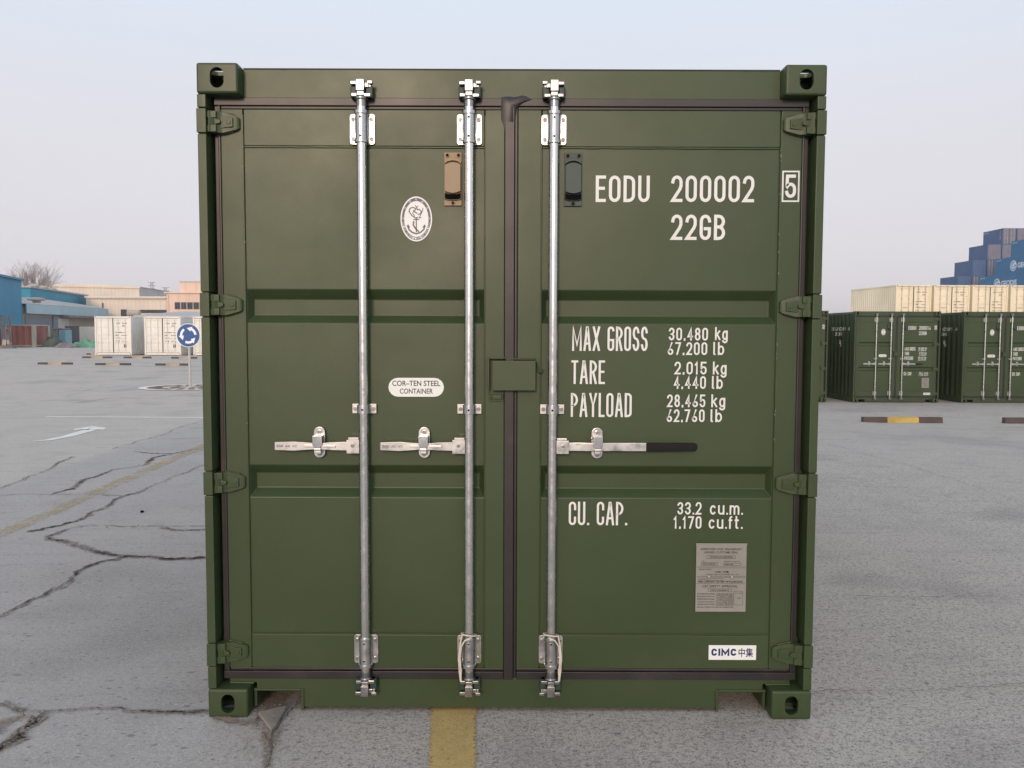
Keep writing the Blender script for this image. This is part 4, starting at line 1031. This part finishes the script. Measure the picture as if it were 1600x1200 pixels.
for k in range(3):
    b = MB(); a0 = 5 + 120*k; r_ = .2; F = lambda p, l: (p.x, -.0545 - .0004*l, p.y + zc)
    stroke_poly(b, arc(0, 0, r_, r_, a0, a0 + 62, 10), False, .066, F, 0)
    P_ = lambda rr, a: (rr*math.cos(R(a)), rr*math.sin(R(a)))
    q = [P_(r_+.075, a0+58), P_(r_+.005, a0+96), P_(r_-.075, a0+58)]
    b.add([F(Vector(x), 1) for x in q], [(0, 1, 2)]); b.build('arrow', SIGN_WHITE, dk, smooth=0)
b = MB(); b.box(-.05, .05, -.0395, .04, zc-.04, zc+.04); b.build('clamp', POLE, sg)
RING = worn('island_white', (.78, .77, .74), .1, .3, scale=5); BRICK = worn('island_brick', (.22, .11, .08), .1, .3, scale=6); ISL = worn('island_fill', (.56, .50, .43), .2, .3, scale=5)
def ringpath(r0, a0=0, a1=360, n=40): return [Vector((c.x + r0*math.cos(R(a0+(a1-a0)*i/n)), c.y + r0*math.sin(R(a0+(a1-a0)*i/n)), 0)) for i in range(n+1)]
sheet('traffic_island', [[(p, .60) for p in ringpath(.60)]], .010, ISL)
sheet('traffic_island_rim', [[(p, .10) for p in ringpath(1.25)]], .013, RING)
sheet('traffic_island_brick', [[(p, .19) for p in ringpath(.93, 18*i, 18*i+10, 3)] for i in range(20)] + [[(p, .12) for p in ringpath(.42, 36*i, 36*i+20, 3)] for i in range(10)], .016, BRICK)

# ------------------------------------------------------------------ buildings, tree and clutter on the left
def clad(name, c, pitch=.9, var=.08, strength=.25, dirt=None):
    t = NT(name); w = t.n('ShaderNodeTexWave', wave_type='BANDS', bands_direction='X'); 
    sp_ = t.n('ShaderNodeSeparateXYZ'); t.l(t.tc.outputs['Object'], sp_.inputs[0]); cb = t.n('ShaderNodeCombineXYZ'); t.l(t.math('ADD', sp_.outputs[0], sp_.outputs[1]), cb.inputs[0])
    t.l(cb.outputs[0], w.inputs['Vector']); w.inputs['Scale'].default_value = pitch
    a = t.mix(t.rng(t.noise(.25, 5), .3, .7), mul(c, 1-var), mul(c, 1+var))
    st = t.noise(1.0, 4, .6, t.scaled((3.5, 3.5, .12)))
    a = t.mix(t.math('MULTIPLY', t.rng(st, .5, .75), .35), a, dirt or mul(c, .7))
    a = t.mix(t.math('MULTIPLY', t.rng(w.outputs[0], .0, .25, 1, 0), .25), a, mul(c, .72))
    t.bump(w.outputs[0], strength, .05)
    return t.set(Base_Color=a, Roughness=.6)
C_BLUE = clad('blue_cladding', (.010, .245, .43)); C_BLUE2 = clad('bright_blue_cladding', (.014, .26, .40)); C_PALE = clad('pale_blue_cladding', (.40, .57, .64), dirt=(.27, .36, .40))
C_CREAM = clad('cream_cladding', (.74, .66, .56), .5); C_PEACH = clad('peach_render', (.76, .57, .46), .2, .04, .05); C_GREY = clad('grey_cladding', (.50, .485, .475), .5); C_WALL = clad('weathered_wall', (.33, .31, .27), .8, .15, dirt=(.2, .17, .14))
ROOF = clad('grey_roof', (.42, .43, .43), .6); DARKM = paint('dark_opening', (.035, .04, .05), .6, .1); GLASS = paint('window_glass', (.05, .06, .07), .15, .3, 1.5); SHUT = clad('shutter', (.17, .20, .24), 2.0)
RUST = clad('rust_red', (.33, .11, .08), 1.2, .25, .3, (.34, .2, .16)); PALEPOST = paint('pale_post', (.42, .38, .33), .7, .1); STEEL = paint('weathered_steel', (.19, .17, .16), .6, .2)
def Dy(D): return D - 3.2745
def ZV(v, D): return CAM.z + (521.3 - v) * D / FPX
def XU(u, D): return CAM.x + (u - 800.3) * D / FPX
def hull(name, fp, z0, z1, mat_, parent, roof=None, ridge=0):
    b = MB(); n = len(fp)
    vs = [(x, y, z0) for x, y in fp] + [(x, y, z1) for x, y in fp]
    b.add(vs, [(i, (i+1) % n, n+(i+1) % n, n+i) for i in range(n)])
    o = b.build(name, mat_, parent, smooth=0)
    if roof:
        b = MB(); ov = .25; cx = sum(p[0] for p in fp)/n; cy = sum(p[1] for p in fp)/n
        e_ = [(p[0] + ov*(1 if p[0] > cx else -1), p[1] + ov*(1 if p[1] > cy else -1)) for p in fp]
        if ridge and n == 4:
            m0 = ((e_[0][0]+e_[1][0])/2, (e_[0][1]+e_[1][1])/2); m1 = ((e_[2][0]+e_[3][0])/2, (e_[2][1]+e_[3][1])/2)
            b.add([(e_[0][0], e_[0][1], z1+.02), (e_[1][0], e_[1][1], z1+.02), (e_[2][0], e_[2][1], z1+.02), (e_[3][0], e_[3][1], z1+.02), (m0[0], m0[1], z1+ridge), (m1[0], m1[1], z1+ridge)],
                  [(0, 4, 5, 3), (4, 1, 2, 5), (0, 1, 4), (2, 3, 5), (0, 3, 2, 1)])
        else: b.prism(e_, z1+.01, z1+.22, ax='z')
        b.build('roof', roof, parent, smooth=0)
    return o
def slab(name, a, b_, z0, z1, mat_, parent, out=.06, th=.05):    # a flat piece proud of a wall running from a to b (plan points)
    d = Vector((b_[0]-a[0], b_[1]-a[1])); nrm = Vector((d.y, -d.x)).normalized(); q = MB()
    p = [Vector(a) + nrm*out, Vector(b_) + nrm*out, Vector(b_) + nrm*(out-th), Vector(a) + nrm*(out-th)]
    q.prism([(w.x, w.y) for w in p], z0, z1, ax='z'); return q.build(name, mat_, parent, smooth=0)
# big blue shed at the left edge: its long wall runs away from the viewer
P0, P1 = (XU(-70, 74), Dy(74)), (XU(37, 95), Dy(95))
r1 = thing('warehouse', 'tall bright blue clad warehouse at the left picture edge', 'building', (0, 0, 0))
zt = ZV(442.5, 95); hull('wall', [P0, P1, (P1[0]-22, P1[1]-4), (P0[0]-22, P0[1]-4)], 0, zt, C_BLUE, r1, C_BLUE2)
# long lower blue building with a pale lean-to
A0, A1 = (XU(51, 105), Dy(105)), (XU(137.5, 129), Dy(129)); r2 = thing('workshop', 'long low blue clad workshop with roof vents and a pale blue lean-to front', 'building', (0, 0, 0))
zt = ZV(453, 105); hull('wall', [A0, A1, (A1[0]-14, A1[1]-3), (A0[0]-14, A0[1]-3)], 0, zt, C_BLUE2, r2, ROOF)
Lc, Ld = (XU(37.5, 95.5), Dy(95.5)), (XU(166, 117), Dy(117))
zf = ZV(477.5, 95.5); zg = ZV(496, 95.5)
mid = (Lc[0] + (Ld[0]-Lc[0])*.33, Lc[1] + (Ld[1]-Lc[1])*.33)
hull('lean_to_wall', [Lc, Ld, (Ld[0]-9, Ld[1]-1), (Lc[0]-5.2, Lc[1]+8)], 0, zf - .3, C_WALL, r2)
b = MB(); b.add([(Lc[0]+.5, Lc[1], zf), (Ld[0]+.5, Ld[1], zf), (A1[0]+.02, A1[1]-1, zf+1.0), (A0[0]+.02, A0[1], zf+1.1), (A0[0]-6, A0[1]-1, zf+1.1), (Lc[0]-6, Lc[1]-.5, zf)], [(0, 1, 2, 3, 4, 5)]); b.build('roof', ROOF, r2, smooth=0)
slab('fascia', Lc, Ld, zg + .25, zf-.02, C_PALE, r2, .5, .12)
fr = lambda f: (Lc[0] + (Ld[0]-Lc[0])*f, Lc[1] + (Ld[1]-Lc[1])*f)
slab('awning', fr(.40), fr(1.0), zg - .05, zg + .22, STEEL, r2, 1.1, 1.0)
slab('shutter', fr(.02), fr(.30), 0, zg - .1, SHUT, r2, .09, .06); slab('door_frame', fr(.31), fr(.36), 0, zg + .1, SHUT, r2, .2, .2)
slab('wall_panel', fr(.37), fr(.50), 0, zg-.2, C_GREY, r2, .10, .05)
for u, v, D, s in ((52, 450.5, 107, .55), (66, 451, 111, .55), (80, 453, 116, .5), (57, 468, 100, .75)):
    q = at(u, v, D); b = MB(); z = (zt if s < .7 else q.z - .35); b.turned(q.x, q.y, [(z-.05, s*.55), (z+.2, s*.6), (z+.25, s*1.35), (z+.42, s*1.35), (z+.60, s*.6), (z+.62, .02)], 14); b.build('roof_vent', PALEPOST, r2)
# cream warehouses
D = 150; r3 = thing('warehouse', 'large cream warehouse with a grey gable side, farthest back on the left', 'building', (0, 0, 0))
fp = [(XU(70, D), Dy(D)), (XU(220, D), Dy(D)), (XU(220, D)-2.4, Dy(D+24)), (XU(70, D)-2.4, Dy(D+24))]
hull('wall', fp, 0, ZV(451, D), C_CREAM, r3); slab('side_cladding', fp[1], fp[2], 0, ZV(451, D), C_GREY, r3, .08, .06)
b = MB(); z = ZV(451, D); m0 = (XU(143, D), Dy(D)-.2); b.add([(fp[0][0]-.3, fp[0][1]-.2, z+.2), (m0[0], m0[1], ZV(446.5, D)), (fp[1][0]+.3, fp[1][1]-.2, z), (fp[2][0]+.3, fp[2][1], z), (m0[0]-2.4, fp[2][1], ZV(446.5, D)), (fp[3][0]-.3, fp[3][1], z+.2), (fp[0][0]-.3, fp[0][1]-.2, z-.01), (fp[1][0]+.3, fp[1][1]-.2, z-.3)], [(0, 1, 4, 5), (1, 2, 3, 4), (0, 6, 7, 2, 1)]); b.build('roof', C_CREAM, r3, smooth=0)
D = 125; r4 = thing('warehouse', 'lower cream clad warehouse with dark openings behind the ivory containers', 'building', (0, 0, 0))
fp = [(XU(138, D), Dy(D)), (XU(262, D), Dy(D)), (XU(262, D)-3, Dy(D+14)), (XU(138, D)-3, Dy(D+14))]; hull('wall', fp, 0, ZV(468, D), C_CREAM, r4, C_CREAM)
fl = lambda u: (XU(u, D), Dy(D))
slab('window', fl(191), fl(200), ZV(498, D), ZV(486, D), DARKM, r4, .06, .05); slab('opening', fl(221), fl(262), ZV(491.5, D), ZV(486.5, D), DARKM, r4, .06, .05); slab('trim', fl(138), fl(262), ZV(469.5, D), ZV(468, D), C_GREY, r4, .3, .25)
slab('light_bracket', fl(163), fl(164), ZV(484, D), ZV(476, D), STEEL, r4, .3, .25)
D = 112; tk = thing('storage_tank', 'pale cylindrical tank lying before the lower cream warehouse', 'tank', (0, 0, 0)); b = MB(); z = ZV(492, D); b.tube([(XU(201, D), Dy(D), z), (XU(202, D), Dy(D), z), (XU(220, D), Dy(D), z), (XU(221, D), Dy(D), z)], [.2, .45, .45, .2], 18); b.build('shell', PALEPOST, tk)
b = MB(); b.box(XU(203, D), XU(206, D), Dy(D)-.3, Dy(D)+.3, 0, z-.4); b.box(XU(216, D), XU(219, D), Dy(D)-.3, Dy(D)+.3, 0, z-.4); b.build('support', STEEL, tk)
D = 118; r5 = thing('office_building', 'peach rendered building with a strip of windows beside the near container', 'building', (0, 0, 0))
fp = [(XU(262.5, D), Dy(D)), (XU(420, D), Dy(D)), (XU(420, D), Dy(D+15)), (XU(262.5, D), Dy(D+15))]; hull('wall', fp, 0, ZV(461, D), C_PEACH, r5, C_PEACH)
q = hull('stair_tower', [(XU(280, D), Dy(D)+.8), (XU(350, D), Dy(D)+.8), (XU(350, D), Dy(D)+9), (XU(280, D), Dy(D)+9)], ZV(461, D)+.23, ZV(443, D), C_PEACH, r5, None)
b = MB(); b.box(XU(279.5, D), XU(350.5, D), Dy(D)+.7, Dy(D)+9.1, ZV(443, D), ZV(442.3, D)+.1); b.build('tower_roof', C_GREY, r5)
for k in range(8):
    u = 275 + 9.7*k; w = slab('window', fl(u), fl(u+8.7), ZV(485.5, D), ZV(474.5, D), STEEL, r5, .06, .05)
    slab('pane', fl(u+.9), fl(u+4.1), ZV(484.8, D), ZV(475.2, D), GLASS, w, .075, .014); slab('pane', fl(u+4.6), fl(u+7.9), ZV(484.8, D), ZV(475.2, D), GLASS, w, .075, .014)
slab('drain_pipe', fl(265), fl(266), 0, ZV(463, D), C_PEACH, r5, .15, .1)
D = 80; r6 = thing('storage_shed', 'low shed with a flat grey roof behind the ivory containers', 'building', (0, 0, 0))
fp = [(XU(222, D), Dy(D)), (XU(420, D), Dy(D)), (XU(420, D), Dy(D+9)), (XU(222, D), Dy(D+9))]; hull('wall', fp, 0, ZV(496, D), C_GREY, r6)
b = MB(); b.add([(XU(214, D), Dy(D)-.6, ZV(495.5, D)), (XU(424, D), Dy(D)-.6, ZV(495.5, D)), (XU(424, D), Dy(D)+9.4, ZV(489, D)+.25), (XU(222, D), Dy(D)+9.4, ZV(489, D)+.25)] , [(0, 1, 2, 3)]); b.box(XU(214, D), XU(424, D), Dy(D)-.62, Dy(D)-.5, ZV(498, D), ZV(495.6, D)); b.build('roof', ROOF, r6, smooth=0)
# bare tree
random.seed(21)
BARK = paint('pale_bark', (.30, .235, .21), .9, .15, 3)
tr = thing('bare_tree', 'wide bare tree without leaves behind the blue workshop roof', 'tree', (XU(57, 133), Dy(133), 0))
tb, cb_ = MB(), MB(); tb.tube([(0, 0, 0), (.1, 0, 2.5), (.0, .1, 4.6)], [.42, .34, .30], 8)
def grow(p, d, l, r, k):
    n = 3; path = [p]
    for i in range(n):
        d = (d + Vector((random.gauss(0, .10), random.gauss(0, .10), random.gauss(.03, .06)))).normalized(); path.append(path[-1] + d*l/n)
    cb_.tube(path, [r, r*.85, r*.72, r*.55], 4 if k > 1 else 3, caps=False)
    if k == 0: return
    for i in range(3 if k > 2 else random.choice((3, 4))):
        q = path[random.choice((1, 2, 3, 3))]; ax_ = Vector((random.gauss(0, 1), random.gauss(0, 1), random.gauss(0, .6))).normalized()
        grow(q, (d + ax_*random.uniform(.38, .62)).normalized(), l*random.uniform(.62, .82), r*.55, k-1)
for i in range(13):
    a = i*2.4 + random.uniform(-.3, .3); el = random.uniform(.25, 1.25)
    grow(Vector((0, .05, 4.4 + random.uniform(-.6, .5))), Vector((math.cos(a)*math.cos(el), math.sin(a)*math.cos(el), math.sin(el))), 2.9, .15, 5 if i % 2 else 4)
tb.build('trunk', BARK, tr); cb_.build('crown', BARK, tr, smooth=0)
# rusty containers and clutter in front of the workshop
def rusty(lab, ca, L_, wdt, h):
    ro = thing('rusty_container', lab, 'old container', (0, 0, 0)); dv = Vector((-.24, .97)).normalized(); nv = Vector((-dv.y, dv.x)) ; c0 = Vector(ca); p = [c0 + nv*wdt, c0, c0 + dv*L_, c0 + dv*L_ + nv*wdt]
    b = MB(); cz = []
    for a, b2 in ((p[0], p[1]), (p[1], p[2]), (p[2], p[3]), (p[3], p[0])):
        k = int((b2-a).length/.14); out = Vector(((b2-a).y, -(b2-a).x)).normalized(); vs = []
        for i in range(k+1):
            q = a.lerp(b2, i/k) - out*(.05 if (i//2) % 2 else .0); vs += [(q.x, q.y, .1), (q.x, q.y, h-.1)]
        b.add(vs, [(2*i, 2*i+2, 2*i+3, 2*i+1) for i in range(k)])
    b.build('wall', RUST, ro, smooth=0)
    b = MB()
    for i, q in enumerate(p): b.box(q.x-.16, q.x+.16, q.y-.16, q.y+.16, 0, h, 0)
    po = b.build('corner_post', PALEPOST, ro)
    for i in range(4):
        a, b2 = p[i], p[(i+1) % 4]; q = MB(); q.tube([(a.x, a.y, h-.06), (b2.x, b2.y, h-.06)], .07, 4); q.tube([(a.x, a.y, .1), (b2.x, b2.y, .1)], .11, 4); q.build('rail', PALEPOST if i in (0, 1) else RUST, ro)
    b = MB(); b.add([(q.x, q.y, h-.14) for q in p], [(0, 1, 2, 3)]); b.build('roof_panel', RUST, ro)
rusty('rusty red corrugated container with a pale corner post, in front of the blue workshop', (XU(54.5, 84), Dy(84)), 4.6, 2.6, ZV(510.5, 84))
rusty('rusty red container at the left picture edge beside the steel frame', (XU(7, 82), Dy(82)), 3.0, 2.4, ZV(515, 82))
D = 80; b = MB()
for u in (-4, 7): b.box(XU(u, D)-.09, XU(u, D)+.09, Dy(D)-.1, Dy(D)+.1, 0, ZV(496, D)); b.box(XU(u, D)-.07, XU(u, D)+.07, Dy(D)+1.0, Dy(D)+1.2, 0, ZV(496, D))
for v in (497, 503, 509, 520): b.box(XU(-6, D), XU(8, D), Dy(D)-.08, Dy(D)+.08, ZV(v, D)-.08, ZV(v, D)+.08)
tag(b.build('steel_frame', STEEL), 'rusty grey steel frame standing at the left picture edge', 'frame')
b = MB(); a, c2 = (XU(10.5, D), Dy(D)-.1), (XU(20, D), Dy(D)-1.3)
for du in (0, 3.0): b.tube([(XU(10.5+du, D), Dy(D)+.6, ZV(498, D)), (XU(11.5+du, D), Dy(D)+.5, ZV(512, D)), (XU(19+du, D), Dy(D)-.9, ZV(540, D)-.0)], .045, 5)
for i in range(12):
    f = i/11; u = 11 + (8.5*max(0, (f-.3)/.7)); v = 500 + 38*f; y = Dy(D) + .6 - 1.4*max(0, (f-.3)/.7); b.tube([(XU(u, D), y, ZV(v, D)), (XU(u+3, D), y, ZV(v, D))], .03, 4)
tag(b.build('ladder', STEEL), 'grey steel ladder leaning in front of the rusty containers', 'ladder')
D = 78; b = MB(); b.box(XU(0, D), XU(23, D), Dy(D)-.4, Dy(D)+.4, .0, .28); b.prism([(XU(8.5, D), .3), (XU(15, D), .25), (XU(16, D), .75), (XU(10, D), .85)], Dy(D)-.5, Dy(D)-.3, 1); b.prism([(XU(17, D), .4), (XU(20, D), .35), (XU(19.5, D), .75), (XU(17, D), .8)], Dy(D)-.5, Dy(D)-.3, 1); b.tube([(XU(19, D), Dy(D)-.45, .2), (XU(23.5, D), Dy(D)-.45, .55)], .08, 6)
tag(b.build('scrap_heap', [STEEL, PALEPOST], bevel=.01), 'low grey scrap with pale sheets below the ladder', 'scrap')
D = 92; b = MB(); b.box(XU(84, D), XU(92, D), Dy(D), Dy(D)+1.6, 0, ZV(516.5, D)); b.box(XU(84, D)-.08, XU(98, D), Dy(D)-.1, Dy(D)+1.7, ZV(516.4, D), ZV(515.2, D), 1); b.box(XU(90, D), XU(91.7, D), Dy(D)-.06, Dy(D)-.001, 0, ZV(517, D), 1)
tag(b.build('rusty_cabinet', [RUST, PALEPOST], bevel=.02), 'rusty cabinet with a pale top beside the light blue cabinet', 'cabinet')
b = MB(); b.box(XU(95, D), XU(106, D), Dy(D)-.3, Dy(D)+1.0, .1, ZV(518, D)); b.box(XU(95.3, D), XU(100.2, D), Dy(D)-.34, Dy(D)-.301, .3, ZV(519, D)); b.box(XU(100.8, D), XU(105.7, D), Dy(D)-.34, Dy(D)-.301, .3, ZV(519, D)); b.box(XU(95.5, D), XU(105.5, D), Dy(D)-.2, Dy(D)+.9, 0, .1)
tag(b.build('metal_cabinet', clad('light_blue_steel', (.22, .40, .46), 1.5), bevel=.02), 'light blue double-door steel cabinet left of the grey panel fence', 'cabinet')
D = 97; fn = thing('panel_fence', 'fence of one dark grey and one white panel left of the ivory containers', 'fence', (0, 0, 0))
b = MB(); b.box(XU(103, D), XU(124.6, D), Dy(D), Dy(D)+.08, .05, ZV(512, D)); b.build('panel', clad('grey_panel', (.13, .12, .13), 1.2), fn)['label'] = 'dark grey panel'
b = MB(); b.box(XU(125, D), XU(160, D), Dy(D), Dy(D)+.08, .05, ZV(513, D)); b.build('panel', clad('white_panel', (.66, .60, .50), 1.0), fn)['label'] = 'white panel'
b = MB()
for u in (103, 124.8, 148): b.box(XU(u, D)-.05, XU(u, D)+.05, Dy(D)+.081, Dy(D)+.2, 0, ZV(512, D))
b.build('post', STEEL, fn)
def heap(name, u0, u1, D, h, mat_, lab, cat, seed):
    b = MB(); n, m_ = 26, 12; x0, x1 = XU(u0, D), XU(u1, D); vs = []
    for j in range(m_+1):
        for i in range(n+1):
            fx, fy = i/n, j/m_; e_ = (math.sin(math.pi*fx)**.5) * (math.sin(math.pi*fy)**.6) if 0 < fx < 1 and 0 < fy < 1 else 0
            q = Vector((fx*5 + seed, fy*2.2, seed)); z = e_*h*(.72 + .55*noise.noise(q) + .28*noise.noise(q*3.1)); vs.append((x0 + (x1-x0)*fx, Dy(D) - 1.0 + 2.2*fy, max(0, z)))
    b.add(vs, [(j*(n+1)+i, j*(n+1)+i+1, (j+1)*(n+1)+i+1, (j+1)*(n+1)+i) for j in range(m_) for i in range(n)])
    return tag(b.build(name, mat_, smooth=50), lab, cat)
heap('tarpaulin', 115, 158, 84, .95, paint('green_tarp', (.10, .29, .19), .6, .35, 1.2, dirt=(.3, .42, .36), dirt_amt=.8), 'green tarpaulin heaped on the ground by the white panel', 'tarpaulin', 2.0)
heap('tarpaulin', 90, 117, 82, .62, paint('grey_tarp', (.22, .19, .19), .6, .3, 1.2), 'grey tarpaulin heaped on the ground below the light blue cabinet', 'tarpaulin', 5.0)
heap('net_pile', 74, 92, 86, 1.75, paint('dark_net', (.10, .125, .10), .9, .3, 2.0), 'dark green pile of netting between rusty container and cabinet', 'net pile', 9.0)
# distant masts
for u, v, D, lab in ((240, 447, 420, 'thin lattice mast above the cream warehouse roof, the taller one'), (261, 455, 420, 'thin lattice mast above the cream warehouse roof, the shorter one')):
    b = MB(); x, y, z = XU(u, D), Dy(D), ZV(v-3, D); 
    for sx in (-.9, .9):
        for sy in (-.9, .9): b.tube([(x+sx*1.6, y+sy, 0), (x+sx*.5, y+sy*.5, z)], .09, 4)
    for k in range(6): zz = z*(.45 + .1*k); b.tube([(x-.9, y, zz), (x+.9, y, zz + z*.05)], .07, 4)
    for dz in (0, -1.6, -3.2): b.tube([(x-1.9, y, z+dz), (x+1.9, y, z+dz)], .10, 4)
    tag(b.build('lattice_mast', STEEL), lab, 'mast', 'lattice masts')

# ------------------------------------------------------------------ the thin winter haze over the yard
b = MB(); b.box(-5000, 5000, -400, 7000, -2.0, 26.0)
hz = bpy.data.materials.new('haze'); hz.use_nodes = True; hn = hz.node_tree; hn.nodes.clear()
ho = hn.nodes.new('ShaderNodeOutputMaterial'); hv = hn.nodes.new('ShaderNodeVolumePrincipled')
hv.inputs['Color'].default_value = (.93, .92, .95, 1); hv.inputs['Density'].default_value = .0006; hv.inputs['Anisotropy'].default_value = .2
hn.links.new(hv.outputs[0], ho.inputs['Volume'])
tag(b.build('haze', hz, smooth=0), kind='stuff')
